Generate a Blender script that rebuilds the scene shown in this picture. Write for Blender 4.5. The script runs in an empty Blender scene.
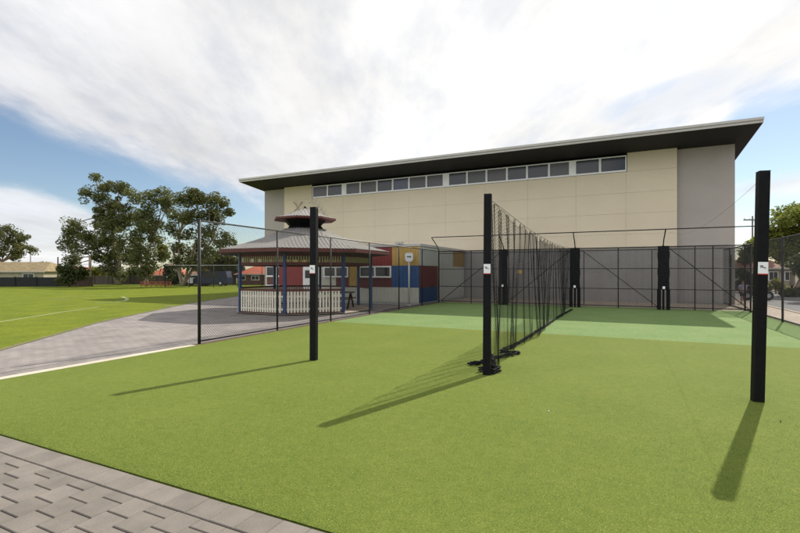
import bpy, math, random
from mathutils import Vector, Matrix
random.seed(7)
R = math.radians
C = bpy.context.scene.collection
SC = bpy.context.scene

# ------------------------------------------------------------------ camera
CAMH = 1.7; F = 451.0; TH = R(25.5); HOR = 272.0
cam = bpy.data.cameras.new('camera'); camo = bpy.data.objects.new('camera', cam); C.objects.link(camo)
cam.sensor_width = 36; cam.lens = 36 * F / 800; cam.shift_y = 5.5 / 800
cam.clip_start = 0.05; cam.clip_end = 3000
camo.location = (0, 0, CAMH); camo.rotation_euler = (R(90), 0, TH)
SC.camera = camo
# ------------------------------------------------------------------ light
SUN_EL = R(41.4); SX, SY = .298, .954
sl = bpy.data.lights.new('sun', 'SUN'); slo = bpy.data.objects.new('sun', sl); C.objects.link(slo)
sl.energy = 5.0; sl.angle = R(0.5); sl.color = (1, .94, .84)
sd = Vector((SX * math.cos(SUN_EL), SY * math.cos(SUN_EL), math.sin(SUN_EL))).normalized()
slo.rotation_euler = sd.to_track_quat('Z', 'Y').to_euler()
SC.view_settings.view_transform = 'Standard'; SC.view_settings.look = 'None'
SC.view_settings.exposure = 0.18; SC.view_settings.gamma = 1
SC.view_settings.use_curve_mapping = False
SC.render.engine = 'CYCLES'
SC.cycles.transparent_max_bounces = 32
SC.render.resolution_x = 1024; SC.render.resolution_y = 682

def azel(x, y):
    a = math.atan((x - 400) / F)
    return math.degrees(-TH + a), math.degrees(math.atan((HOR - y) / F * math.cos(a)))

W = bpy.data.worlds.new('World'); SC.world = W; W.use_nodes = True
def world():
    nt = W.node_tree; N = nt.nodes; L = nt.links; N.clear()
    def math_(op, a, b=None, c=None, clamp=False):
        n = N.new('ShaderNodeMath'); n.operation = op; n.use_clamp = clamp
        for i, v in enumerate((a, b, c)):
            if v is None: continue
            if isinstance(v, (int, float)): n.inputs[i].default_value = v
            else: L.new(v, n.inputs[i])
        return n.outputs[0]
    def smooth(v, lo, hi):
        n = N.new('ShaderNodeMapRange'); n.interpolation_type = 'SMOOTHSTEP'
        L.new(v, n.inputs['Value']); n.inputs['From Min'].default_value = lo; n.inputs['From Max'].default_value = hi
        return n.outputs['Result']
    def curve(v, pts):
        n = N.new('ShaderNodeFloatCurve'); cv = n.mapping.curves[0]
        n.mapping.use_clip = False
        while len(cv.points) < len(pts): cv.points.new(0.5, 0.5)
        for p, (x, y) in zip(cv.points, sorted(pts)): p.location = (x, y); p.handle_type = 'AUTO'
        n.mapping.update(); L.new(v, n.inputs['Value']); return n.outputs[0]
    def noise(vec, sc, det=6, rough=.55, sx=1, sy=1, sz=1):
        m = N.new('ShaderNodeMapping'); m.inputs['Scale'].default_value = (sx, sy, sz)
        L.new(vec, m.inputs['Vector'])
        n = N.new('ShaderNodeTexNoise'); n.inputs['Scale'].default_value = sc
        n.inputs['Detail'].default_value = det; n.inputs['Roughness'].default_value = rough
        L.new(m.outputs[0], n.inputs['Vector']); return n.outputs['Fac']
    tc = N.new('ShaderNodeTexCoord'); sep = N.new('ShaderNodeSeparateXYZ'); L.new(tc.outputs['Generated'], sep.inputs[0])
    az = math_('MULTIPLY', math_('ARCTAN2', sep.outputs[0], sep.outputs[1]), 180 / math.pi)
    el = math_('MULTIPLY', math_('ARCSINE', sep.outputs[2]), 180 / math.pi)
    azn = math_('DIVIDE', math_('ADD', az, 90), 120, clamp=True)      # -90..30 -> 0..1
    # cloud-deck coordinates (a flat layer overhead)
    den = math_('MAXIMUM', math_('ADD', sep.outputs[2], .12), .05)
    cu = math_('DIVIDE', sep.outputs[0], den); cvv = math_('DIVIDE', sep.outputs[1], den)
    comb = N.new('ShaderNodeCombineXYZ'); L.new(cu, comb.inputs[0]); L.new(cvv, comb.inputs[1])
    rot = N.new('ShaderNodeMapping'); rot.inputs['Rotation'].default_value = (0, 0, R(-28)); L.new(comb.outputs[0], rot.inputs[0])
    V = rot.outputs[0]
    n1 = noise(V, 1.1, 8, .55, 1, .55); n2 = noise(V, 3.2, 8, .6, 1, .4); n3 = noise(V, .55, 3, .5)
    comb2 = N.new('ShaderNodeCombineXYZ'); L.new(math_('MULTIPLY', az, .05), comb2.inputs[0]); L.new(math_('MULTIPLY', el, .12), comb2.inputs[1])
    n4 = noise(comb2.outputs[0], 2.2, 8, .6)
    def P(pts): return [((azel(x, y)[0] + 90) / 120, azel(x, y)[1] / 60) for x, y in pts]
    up = P([(-900, 262), (-400, 170), (-120, 95), (0, 112), (70, 143), (110, 152), (190, 185), (250, 200), (400, 215), (560, 190), (640, 150), (715, 135), (745, 112), (800, 98), (900, 85), (1500, 262)])  # outer points add unseen cloud behind the camera to light the hall
    edge = math_('MULTIPLY', curve(azn, up), 60)
    warp = math_('ADD', math_('MULTIPLY', math_('SUBTRACT', n1, .5), 7), math_('MULTIPLY', math_('SUBTRACT', n2, .5), 4))
    d1 = math_('ADD', math_('SUBTRACT', el, edge), warp)
    m1 = smooth(d1, -1.0, 2.6)
    lo = P([(-400, 170), (0, 184), (60, 197), (92, 212), (108, 240), (125, 268), (170, 285), (1500, 285)])
    edge2 = math_('MULTIPLY', curve(azn, lo), 60)
    w2 = math_('MULTIPLY', math_('SUBTRACT', n4, .5), 3.2)
    m2 = math_('MULTIPLY', smooth(math_('ADD', math_('SUBTRACT', edge2, el), w2), -.6, 1.2), .8)
    # thin low cloud to the right
    a0, e0 = azel(800, 184)
    dd = math_('ABSOLUTE', math_('ADD', math_('SUBTRACT', el, e0), w2))
    m3 = math_('MULTIPLY', math_('MULTIPLY', smooth(dd, 1.6, .2), smooth(az, a0 - 9, a0 - 2)), .75)
    # darker see-through streaks in the deck, upper right
    a1, e1 = azel(665, 98)
    q = math_('ADD', math_('POWER', math_('DIVIDE', math_('SUBTRACT', az, a1), 8.5), 2), math_('POWER', math_('DIVIDE', math_('SUBTRACT', el, math_('ADD', e1, math_('MULTIPLY', math_('SUBTRACT', az, a1), .12))), 2.2), 2))
    hole = math_('MULTIPLY', smooth(q, 1.0, .1), smooth(n2, .35, .62))
    m1 = math_('MULTIPLY', m1, math_('SUBTRACT', 1, math_('MULTIPLY', hole, .55)))
    thin = math_('ADD', .8, math_('MULTIPLY', smooth(n2, .32, .58), .2))
    mask = math_('MAXIMUM', math_('MAXIMUM', math_('MULTIPLY', m1, thin), m2), m3)
    # cloud brightness: brighter towards the sun; unseen clouds opposite boosted as added fill
    vm = N.new('ShaderNodeVectorMath'); vm.operation = 'DOT_PRODUCT'; L.new(tc.outputs['Generated'], vm.inputs[0]); vm.inputs[1].default_value = sd
    glow = smooth(vm.outputs['Value'], .0, .97)
    back = smooth(vm.outputs['Value'], .35, -.5)
    var = math_('MULTIPLY', math_('ADD', math_('MULTIPLY', math_('SUBTRACT', n1, .5), .85), math_('ADD', math_('MULTIPLY', math_('SUBTRACT', n3, .5), .5), math_('MULTIPLY', math_('SUBTRACT', n2, .5), .32))), 1.0)
    br = math_('ADD', math_('ADD', math_('ADD', .73, math_('MULTIPLY', glow, .26)), math_('MULTIPLY', back, 1.0)), var)
    br = math_('MAXIMUM', br, .45)
    br = math_('MULTIPLY', br, 9.0)
    cc = N.new('ShaderNodeMix'); cc.data_type = 'RGBA'; cc.blend_type = 'MULTIPLY'; cc.inputs[0].default_value = 1
    tint = N.new('ShaderNodeMix'); tint.data_type = 'RGBA'; L.new(glow, tint.inputs[0])
    tint.inputs[6].default_value = (.95, .955, 1.0, 1); tint.inputs[7].default_value = (1, .985, .96, 1)
    L.new(tint.outputs[2], cc.inputs[6]); cb = N.new('ShaderNodeCombineColor')
    for i in range(3): L.new(br, cb.inputs[i])
    L.new(cb.outputs[0], cc.inputs[7])
    sky = N.new('ShaderNodeTexSky'); sky.sky_type = 'NISHITA'; sky.sun_disc = False
    sky.sun_elevation = SUN_EL; sky.sun_rotation = math.atan2(SX, SY); sky.altitude = 50; sky.air_density = 1; sky.dust_density = .35; sky.ozone_density = 1.5
    mx = N.new('ShaderNodeMix'); mx.data_type = 'RGBA'; L.new(mask, mx.inputs[0]); L.new(sky.outputs[0], mx.inputs[6]); L.new(cc.outputs[2], mx.inputs[7])
    bg = N.new('ShaderNodeBackground'); bg.inputs['Strength'].default_value = .105
    L.new(mx.outputs[2], bg.inputs[0]); o = N.new('ShaderNodeOutputWorld'); L.new(bg.outputs[0], o.inputs[0])
world()

# ------------------------------------------------------------------ helpers
def at(x, y, d):            # photo pixel + forward distance -> world point
    r = (x - 400) / F * d; z = CAMH + (HOR - y) / F * d
    return Vector((r * math.cos(TH) - d * math.sin(TH), r * math.sin(TH) + d * math.cos(TH), z))
def gnd(x, y):
    d = F * CAMH / (y - HOR); p = at(x, y, d); p.z = 0; return p
def onV(x, V):              # world X where the pixel column x meets the plane Y = V
    r = (x - 400) / F
    return V * (r * math.cos(TH) - math.sin(TH)) / (r * math.sin(TH) + math.cos(TH))
def onU(x, U):
    r = (x - 400) / F
    return U * (r * math.sin(TH) + math.cos(TH)) / (r * math.cos(TH) - math.sin(TH))

class MB:
    def __init__(s): s.v = []; s.f = []; s.sm = []
    def quad(s, *p, smooth=False):
        n = len(s.v); s.v += [tuple(q) for q in p]; s.f.append(tuple(range(n, n + len(p)))); s.sm.append(smooth); return s
    def box(s, x0, x1, y0, y1, z0, z1, M=None):
        n = len(s.v)
        P = [(x0, y0, z0), (x1, y0, z0), (x1, y1, z0), (x0, y1, z0), (x0, y0, z1), (x1, y0, z1), (x1, y1, z1), (x0, y1, z1)]
        if M is not None: P = [tuple(M @ Vector(p)) for p in P]
        s.v += P
        for f in ((0, 3, 2, 1), (4, 5, 6, 7), (0, 1, 5, 4), (1, 2, 6, 5), (2, 3, 7, 6), (3, 0, 4, 7)):
            s.f.append(tuple(n + i for i in f)); s.sm.append(False)
        return s
    def bar(s, a, b, w, h=None):    # box from a to b
        a = Vector(a); b = Vector(b); d = b - a; L = d.length
        q = d.to_track_quat('Z', 'Y').to_matrix().to_4x4(); q.translation = a; h = h or w
        return s.box(-w / 2, w / 2, -h / 2, h / 2, 0, L, q)
    def tube(s, pts, rad, n=8, cap=True, smooth=True):
        pts = [Vector(p) for p in pts]
        if not isinstance(rad, (list, tuple)): rad = [rad] * len(pts)
        base = len(s.v); up = Vector((0, 0, 1))
        for i, p in enumerate(pts):
            t = (pts[min(i + 1, len(pts) - 1)] - pts[max(i - 1, 0)])
            if t.length < 1e-9: t = Vector((0, 0, 1))
            t.normalize(); a = up.cross(t)
            if a.length < .05: a = Vector((1, 0, 0)).cross(t)
            a.normalize(); b = t.cross(a)
            for k in range(n):
                an = 2 * math.pi * k / n; s.v.append(tuple(p + (a * math.cos(an) + b * math.sin(an)) * rad[i]))
        for i in range(len(pts) - 1):
            for k in range(n):
                q = base + i * n; r = (k + 1) % n
                s.f.append((q + k, q + r, q + n + r, q + n + k)); s.sm.append(smooth)
        if cap:
            s.f.append(tuple(base + k for k in range(n))[::-1]); s.sm.append(False)
            q = base + (len(pts) - 1) * n; s.f.append(tuple(q + k for k in range(n))); s.sm.append(False)
        return s
    def ball(s, c, r, sx=1, sy=1, sz=1, nu=12, nv=8):
        c = Vector(c); n0 = len(s.v)
        for j in range(nv + 1):
            ph = math.pi * j / nv
            for i in range(nu):
                t = 2 * math.pi * i / nu
                s.v.append((c.x + r * sx * math.sin(ph) * math.cos(t), c.y + r * sy * math.sin(ph) * math.sin(t), c.z + r * sz * math.cos(ph)))
        for j in range(nv):
            for i in range(nu):
                a = n0 + j * nu + i; b = n0 + j * nu + (i + 1) % nu
                s.f.append((a, a + nu, b + nu, b)); s.sm.append(True)
        return s
    def build(s, name, mat, parent=None, bevel=0, label=None):
        me = bpy.data.meshes.new(name); me.from_pydata(s.v, [], s.f)
        me.polygons.foreach_set('use_smooth', [bool(x) for x in s.sm]) if len(s.sm)==len(me.polygons) and s.sm else print('BADMESH',name,len(s.sm),len(me.polygons)); me.update()
        o = bpy.data.objects.new(name, me); C.objects.link(o); me.materials.append(mat)
        if parent is not None:
            o.parent = parent
            r = parent
            loc = Matrix.Identity(4)
            while r is not None: loc = r.matrix_basis @ loc; r = r.parent
            me.transform(loc.inverted())
        if bevel:
            m = o.modifiers.new('bevel', 'BEVEL'); m.width = bevel; m.segments = 2; m.limit_method = 'ANGLE'
        if label: o['label'] = label
        return o
def tag(o, label=None, cat=None, group=None, kind=None):
    if label: o['label'] = label
    if cat: o['category'] = cat
    if group: o['group'] = group
    if kind: o['kind'] = kind
    return o
def thing(name, loc, label, cat, group=None, rz=0):
    o = bpy.data.objects.new(name, None); C.objects.link(o); o.location = loc; o.rotation_euler = (0, 0, rz)
    o.empty_display_size = .2
    return tag(o, label, cat, group)
def struct(name, mb, mat): return tag(mb.build(name, mat), kind='structure')

# ------------------------------------------------------------------ materials
def mat(name, col, rough=.7, metal=0, var=.12, vs=6, bump=0, bs=40, spec=.4, col2=None, coat=0, stretch=(1, 1, 1), fine=0, fs=150):
    m = bpy.data.materials.new(name); m.use_nodes = True; nt = m.node_tree; N = nt.nodes; L = nt.links
    p = N['Principled BSDF']; p.inputs['Roughness'].default_value = rough; p.inputs['Metallic'].default_value = metal
    p.inputs['Specular IOR Level'].default_value = spec
    tc = N.new('ShaderNodeTexCoord'); mp = N.new('ShaderNodeMapping'); mp.inputs['Scale'].default_value = stretch
    L.new(tc.outputs['Object'], mp.inputs[0])
    n = N.new('ShaderNodeTexNoise'); n.inputs['Scale'].default_value = vs; n.inputs['Detail'].default_value = 6; L.new(mp.outputs[0], n.inputs['Vector'])
    mx = N.new('ShaderNodeMix'); mx.data_type = 'RGBA'
    c = Vector(col[:3]); c2 = Vector(col2[:3]) if col2 else c * (1 + var)
    mx.inputs[6].default_value = (*(c * (1 - var) if not col2 else c), 1); mx.inputs[7].default_value = (*c2, 1)
    mr = N.new('ShaderNodeMapRange'); mr.inputs['From Min'].default_value = .3; mr.inputs['From Max'].default_value = .7
    L.new(n.outputs['Fac'], mr.inputs['Value']); L.new(mr.outputs['Result'], mx.inputs[0])
    out = mx.outputs[2]
    if fine:
        n2 = N.new('ShaderNodeTexNoise'); n2.inputs['Scale'].default_value = fs; n2.inputs['Detail'].default_value = 3; L.new(mp.outputs[0], n2.inputs['Vector'])
        mr2 = N.new('ShaderNodeMapRange'); mr2.inputs['From Min'].default_value = .3; mr2.inputs['From Max'].default_value = .7
        mr2.inputs['To Min'].default_value = 1 - fine; mr2.inputs['To Max'].default_value = 1 + fine; L.new(n2.outputs['Fac'], mr2.inputs['Value'])
        hs = N.new('ShaderNodeVectorMath'); hs.operation = 'SCALE'; L.new(out, hs.inputs[0]); L.new(mr2.outputs['Result'], hs.inputs['Scale']); out = hs.outputs[0]
    L.new(out, p.inputs['Base Color'])
    if bump:
        nb = N.new('ShaderNodeTexNoise'); nb.inputs['Scale'].default_value = bs; nb.inputs['Detail'].default_value = 4; L.new(mp.outputs[0], nb.inputs['Vector'])
        b = N.new('ShaderNodeBump'); b.inputs['Strength'].default_value = bump; b.inputs['Distance'].default_value = .01
        L.new(nb.outputs['Fac'], b.inputs['Height']); L.new(b.outputs[0], p.inputs['Normal'])
    return m
def leafmat(name, a, b, trans=.35):
    m = bpy.data.materials.new(name); m.use_nodes = True; nt = m.node_tree; N = nt.nodes; L = nt.links
    p = N['Principled BSDF']; p.inputs['Roughness'].default_value = .55; p.inputs['Specular IOR Level'].default_value = .3
    g = N.new('ShaderNodeNewGeometry'); mx = N.new('ShaderNodeMix'); mx.data_type = 'RGBA'
    tc = N.new('ShaderNodeTexCoord'); n = N.new('ShaderNodeTexNoise'); n.inputs['Scale'].default_value = .45; L.new(tc.outputs['Object'], n.inputs['Vector'])
    ad = N.new('ShaderNodeMath'); ad.operation = 'MULTIPLY_ADD'; L.new(n.outputs['Fac'], ad.inputs[0]); ad.inputs[1].default_value = 1.1; ad.inputs[2].default_value = -.3
    a2 = N.new('ShaderNodeMath'); a2.operation = 'MULTIPLY_ADD'; L.new(g.outputs['Random Per Island'], a2.inputs[0]); a2.inputs[1].default_value = .6; L.new(ad.outputs[0], a2.inputs[2]); a2.use_clamp = True
    mx.inputs[6].default_value = (*a, 1); mx.inputs[7].default_value = (*b, 1); L.new(a2.outputs[0], mx.inputs[0]); L.new(mx.outputs[2], p.inputs['Base Color'])
    t = N.new('ShaderNodeBsdfTranslucent'); L.new(mx.outputs[2], t.inputs[0]); ms = N.new('ShaderNodeMixShader'); ms.inputs[0].default_value = trans
    L.new(p.outputs[0], ms.inputs[1]); L.new(t.outputs[0], ms.inputs[2]); L.new(ms.outputs[0], N['Material Output'].inputs[0])
    return m
def glassmat(name, col, rough=.05):
    m = bpy.data.materials.new(name); m.use_nodes = True; p = m.node_tree.nodes['Principled BSDF']
    p.inputs['Base Color'].default_value = (*col, 1); p.inputs['Roughness'].default_value = rough; p.inputs['Specular IOR Level'].default_value = .45
    return m
def turfmat(name, a, b, wear):
    m = bpy.data.materials.new(name); m.use_nodes = True; nt = m.node_tree; N = nt.nodes; L = nt.links
    p = N['Principled BSDF']; p.inputs['Roughness'].default_value = .9; p.inputs['Specular IOR Level'].default_value = .08
    tc = N.new('ShaderNodeTexCoord')
    def nz(sc, det, st=(1, 1, 1), ro=.5):
        mp = N.new('ShaderNodeMapping'); mp.inputs['Scale'].default_value = st; L.new(tc.outputs['Object'], mp.inputs[0])
        n = N.new('ShaderNodeTexNoise'); n.inputs['Scale'].default_value = sc; n.inputs['Detail'].default_value = det; n.inputs['Roughness'].default_value = ro
        L.new(mp.outputs[0], n.inputs['Vector']); return n.outputs['Fac']
    def mr(v, a0, a1, b0, b1):
        n = N.new('ShaderNodeMapRange'); L.new(v, n.inputs['Value'])
        for k, q in zip(('From Min', 'From Max', 'To Min', 'To Max'), (a0, a1, b0, b1)): n.inputs[k].default_value = q
        return n.outputs['Result']
    def mth(op, a_, b_):
        n = N.new('ShaderNodeMath'); n.operation = op
        for i, v in enumerate((a_, b_)):
            if isinstance(v, (int, float)): n.inputs[i].default_value = v
            else: L.new(v, n.inputs[i])
        return n.outputs[0]
    big = nz(.9, 5); mid = nz(9, 5); fine = nz(110, 3, (1, 1, 1), .7); fib = nz(260, 2)
    f = mth('ADD', mth('MULTIPLY', mr(big, .3, .7, 0, 1), .45), mth('MULTIPLY', mr(mid, .3, .7, 0, 1), .55))
    mx = N.new('ShaderNodeMix'); mx.data_type = 'RGBA'; L.new(f, mx.inputs[0]); mx.inputs[6].default_value = (*a, 1); mx.inputs[7].default_value = (*b, 1)
    sc = N.new('ShaderNodeVectorMath'); sc.operation = 'SCALE'; L.new(mx.outputs[2], sc.inputs[0])
    L.new(mth('MULTIPLY', mr(fine, .3, .7, .62, 1.38), mr(fib, .3, .7, .8, 1.2)), sc.inputs['Scale'])
    # scattered pale sand grains / fibre tips
    spk = mr(nz(75, 1), .69, .74, 0, .6)
    m2 = N.new('ShaderNodeMix'); m2.data_type = 'RGBA'; L.new(spk, m2.inputs[0]); L.new(sc.outputs[0], m2.inputs[6]); m2.inputs[7].default_value = (*wear, 1)
    L.new(m2.outputs[2], p.inputs['Base Color'])
    b_ = N.new('ShaderNodeBump'); b_.inputs['Strength'].default_value = .6; b_.inputs['Distance'].default_value = .008
    L.new(mth('ADD', fine, mth('MULTIPLY', mid, .6)), b_.inputs['Height']); L.new(b_.outputs[0], p.inputs['Normal'])
    return m
def brickmat(name, cols, mortar, bw, bh, off=.5, msz=.006, swap=False, rough=.85, rot=0, sand=.0):
    m = bpy.data.materials.new(name); m.use_nodes = True; nt = m.node_tree; N = nt.nodes; L = nt.links
    p = N['Principled BSDF']; p.inputs['Roughness'].default_value = rough
    tc = N.new('ShaderNodeTexCoord'); mp = N.new('ShaderNodeMapping'); L.new(tc.outputs['Object'], mp.inputs[0]); mp.inputs['Rotation'].default_value = (0, 0, rot) if not swap else (R(90), 0, rot)
    b = N.new('ShaderNodeTexBrick'); L.new(mp.outputs[0], b.inputs['Vector']); b.inputs['Scale'].default_value = 1
    b.inputs['Brick Width'].default_value = bw; b.inputs['Row Height'].default_value = bh; b.inputs['Mortar Size'].default_value = msz; b.offset = off
    b.inputs['Mortar Smooth'].default_value = .3
    b.inputs['Color1'].default_value = (*cols[0], 1); b.inputs['Color2'].default_value = (*cols[1], 1); b.inputs['Mortar'].default_value = (*mortar, 1)
    n = N.new('ShaderNodeTexNoise'); n.inputs['Scale'].default_value = 1.3; n.inputs['Detail'].default_value = 7; L.new(tc.outputs['Object'], n.inputs['Vector'])
    mr = N.new('ShaderNodeMapRange'); L.new(n.outputs['Fac'], mr.inputs['Value']); mr.inputs['From Min'].default_value = .3; mr.inputs['From Max'].default_value = .7
    mr.inputs['To Min'].default_value = .8; mr.inputs['To Max'].default_value = 1.18
    s = N.new('ShaderNodeVectorMath'); s.operation = 'SCALE'; L.new(b.outputs['Color'], s.inputs[0]); L.new(mr.outputs['Result'], s.inputs['Scale'])
    L.new(s.outputs[0], p.inputs['Base Color'])
    bu = N.new('ShaderNodeBump'); bu.inputs['Strength'].default_value = .5; bu.inputs['Distance'].default_value = .006; bu.invert = True
    L.new(b.outputs['Fac'], bu.inputs['Height']); L.new(bu.outputs[0], p.inputs['Normal'])
    return m
M = {}
M['turf'] = turfmat('turf', (.100, .140, .024), (.142, .172, .034), (.36, .42, .16))
M['pale_turf'] = turfmat('pale_turf', (.115, .19, .06), (.175, .24, .095), (.4, .48, .28))
M['grass'] = turfmat('grass', (.075, .105, .010), (.17, .20, .016), (.3, .32, .07))
M['worn_grass'] = mat('worn_grass', (.09, .11, .02), .9, col2=(.16, .14, .05), vs=1.4, bump=.5, bs=30, fine=.3, fs=40)
M['sand'] = mat('sand', (.07, .06, .05), .95, var=.3, vs=20)
M['paver'] = None
M['path'] = brickmat('path', ((.195, .175, .165), (.235, .21, .195)), (.12, .105, .095), .22, .23, .5, .007, rot=R(90))
M['kerb'] = mat('kerb', (.47, .42, .33), .9, var=.12, vs=3, fine=.15, fs=60)
M['asphalt'] = mat('asphalt', (.16, .16, .16), .9, var=.15, vs=1.5, fine=.2, fs=60)
M['footpath'] = mat('footpath', (.4, .33, .26), .9, var=.12, vs=1.2, fine=.12, fs=50)
M['earth'] = mat('earth', (.12, .1, .06), .95, var=.35, vs=.5)
M['black'] = mat('black', (.005, .005, .006), .6, var=.25, vs=12, bump=.1, bs=60, spec=.15)
M['black_fabric'] = mat('black_fabric', (.012, .012, .013), .9, var=.4, vs=14, bump=.8, bs=25, spec=.15)
M['pvc'] = mat('pvc', (.010, .010, .011), .6, var=.2, vs=10)
M['net'] = mat('net', (.016, .016, .017), .85, var=.2, vs=10, spec=.15)
M['wire'] = mat('wire', (.03, .03, .032), .5, var=.2, vs=10)
M['dull_rail'] = mat('dull_rail', (.16, .155, .15), .5, .3, var=.2, vs=8)
M['galv'] = mat('galv', (.42, .42, .41), .45, .5, var=.15, vs=8)
M['cream_wall'] = mat('cream_wall', (.66, .57, .42), .9, var=.035, vs=.5, fine=.03, fs=14, bump=.1, bs=60)
M['grey_wall'] = mat('grey_wall', (.375, .34, .305), .9, var=.05, vs=.7, fine=.04, fs=14, bump=.1, bs=60)
M['low_wall'] = mat('low_wall', (.34, .32, .295), .9, var=.07, vs=1.2)
M['joint'] = mat('joint', (.56, .49, .37), .9)
M['soffit'] = mat('soffit', (.008, .008, .008), .7, var=.1, vs=2)
M['fascia'] = mat('fascia', (.46, .44, .41), .5, var=.05, vs=4)
M['roofmetal'] = mat('roofmetal', (.42, .43, .43), .45, .3, var=.1, vs=2)
M['white_frame'] = mat('white_frame', (.85, .85, .84), .5, var=.04)
M['glass'] = glassmat('glass', (.07, .066, .066), .25)
M['sky_reflection_glass'] = glassmat('sky_reflection_glass', (.035, .05, .085), .12)  # blue base colour stands in for sky reflected in a pane
M['dark_glass'] = glassmat('dark_glass', (.02, .022, .026), .12)
M['emblem'] = mat('emblem', (.56, .52, .43), .7, var=.1)
M['corrugated'] = mat('corrugated', (.21, .20, .185), .6, .1, var=.14, vs=1.2, fine=.06, fs=10)
M['red_paint'] = mat('red_paint', (.10, .022, .017), .6, var=.2, vs=5)
M['dark_red'] = mat('dark_red', (.10, .02, .02), .6, var=.15, vs=5)
M['blue_paint'] = mat('blue_paint', (.022, .05, .15), .5, var=.2, vs=7)
M['picket'] = mat('picket', (.74, .69, .56), .7, var=.08, vs=6)
M['valance'] = mat('valance', (.40, .33, .17), .7, var=.12, vs=6)
M['pan_red'] = mat('pan_red', (.22, .03, .026), .6, var=.1, vs=3)
M['pan_maroon'] = mat('pan_maroon', (.13, .03, .03), .6, var=.1, vs=3)
M['pan_yellow'] = mat('pan_yellow', (.5, .32, .09), .6, var=.07, vs=3)
M['pan_mustard'] = mat('pan_mustard', (.34, .22, .07), .6, var=.08, vs=3)
M['pan_blue'] = mat('pan_blue', (.03, .09, .24), .6, var=.1, vs=3)
M['pan_navy'] = mat('pan_navy', (.015, .05, .14), .6, var=.1, vs=3)
M['pan_grey'] = mat('pan_grey', (.5, .51, .47), .6, var=.06, vs=3)
M['pan_cream'] = mat('pan_cream', (.58, .56, .47), .6, var=.06, vs=3)
M['pan_mauve'] = mat('pan_mauve', (.32, .32, .34), .6, var=.06, vs=3)
M['sticker'] = mat('sticker', (.8, .8, .82), .4, var=.03)
M['sticker_red'] = mat('sticker_red', (.6, .03, .02), .4, var=.03)
M['sticker_ink'] = mat('sticker_ink', (.05, .05, .06), .5, var=.03)
M['sticker_blue'] = mat('sticker_blue', (.03, .08, .4), .5, var=.03)
M['bark'] = mat('bark', (.25, .2, .15), .9, var=.35, vs=2.5, stretch=(1, 1, .3))
M['gum'] = leafmat('gum', (.045, .062, .02), (.19, .20, .06), .4)
M['gum_olive'] = leafmat('gum_olive', (.05, .065, .015), (.17, .17, .05), .35)
M['dense'] = leafmat('dense', (.03, .045, .015), (.09, .11, .03), .3)
M['lime'] = leafmat('lime', (.10, .13, .02), (.26, .29, .05), .45)
M['shrub'] = leafmat('shrub', (.12, .14, .02), (.32, .30, .05), .4)
M['brick'] = mat('brick', (.14, .065, .05), .9, var=.2, vs=4)
M['brick_fence'] = mat('brick_fence', (.10, .065, .05), .9, var=.2, vs=3)
M['render'] = mat('render', (.36, .32, .24), .9, var=.1, vs=2)
M['tan_roof'] = mat('tan_roof', (.22, .17, .09), .85, var=.25, vs=2)
M['terracotta'] = mat('terracotta', (.36, .09, .045), .85, var=.2, vs=2)
M['brown_roof'] = mat('brown_roof', (.24, .12, .08), .85, var=.2, vs=2)
M['dark_fence'] = mat('dark_fence', (.015, .017, .016), .8, var=.25, vs=3)
M['timber'] = mat('timber', (.12, .1, .085), .9, var=.3, vs=4, stretch=(1, 1, .1))
M['line'] = mat('line', (.27, .31, .14), .9, var=.2, vs=5)
M['red_rail'] = mat('red_rail', (.34, .08, .03), .5, var=.1)
M['skin'] = mat('skin', (.42, .24, .17), .6, var=.05)
M['hair'] = mat('hair', (.02, .014, .01), .7, var=.2)
M['lavender'] = mat('lavender', (.40, .38, .52), .9, var=.1, vs=9)
M['navy_cloth'] = mat('navy_cloth', (.03, .035, .06), .9, var=.1, vs=9)
M['tyre'] = mat('tyre', (.02, .02, .02), .8, var=.1)
M['car_blue'] = mat('car_blue', (.02, .028, .06), .3, .3, var=.05)
M['car_white'] = mat('car_white', (.7, .7, .7), .3, var=.03)
M['leaf_dry'] = mat('leaf_dry', (.05, .035, .02), .9)

# ------------------------------------------------------------------ ground, paths, road
def sheet(pts, z, mb=None):
    mb = mb or MB(); mb.quad(*[(p[0], p[1], z) for p in pts]); return mb
struct('ground', sheet([(-1500, -600), (1500, -600), (1500, 1800), (-1500, 1800)], -.03), M['earth'])
struct('sports_field', sheet([(-260, -60), (-8, -60), (-8, 66), (-260, 66)], -.02), M['grass'])
path_pts = [(-8.72, -6), (-8.72, 29), (6, 29), (6, 36), (-26, 36), (-31.5, 36), (-28, 30.8), (-24.4, 24.5), (-21, 17.4), (-18.2, 13), (-15.8, 9.4), (-13.8, 7.1), (-12.1, 5.1), (-10.6, 2.6), (-9.8, 0), (-9.2, -6)]
mb = MB(); n = [(p[0], p[1], -.010) for p in path_pts]; mb.quad(*n)
struct('paved_path', mb, M['path'])
# worn, slightly browner strip of grass along the paving
mb = MB(); edge = [(-31.5, 36), (-28, 30.8), (-24.4, 24.5), (-21, 17.4), (-18.2, 13), (-15.8, 9.4), (-13.8, 7.1), (-12.1, 5.1), (-10.6, 2.6), (-9.8, 0)]
for k in range(len(edge) - 1):
    a, b = edge[k], edge[k + 1]
    for j in range(10):
        t0, t1 = j / 10, (j + 1) / 10
        p0 = (a[0] + (b[0] - a[0]) * t0, a[1] + (b[1] - a[1]) * t0); p1 = (a[0] + (b[0] - a[0]) * t1, a[1] + (b[1] - a[1]) * t1)
        w = .22 + random.random() * .2
        mb.quad((p0[0] + .12, p0[1] - .07, .0), (p1[0] + .12, p1[1] - .07, .0), (p1[0] - w, p1[1] + w * .5, -.014), (p0[0] - w, p0[1] + w * .5, -.014))
struct('grass_border', mb, M['worn_grass'])
struct('turf_base', MB().box(-8.7, 5.22, 2.45, 24.0, -.03, .002), M['turf'])
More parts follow.
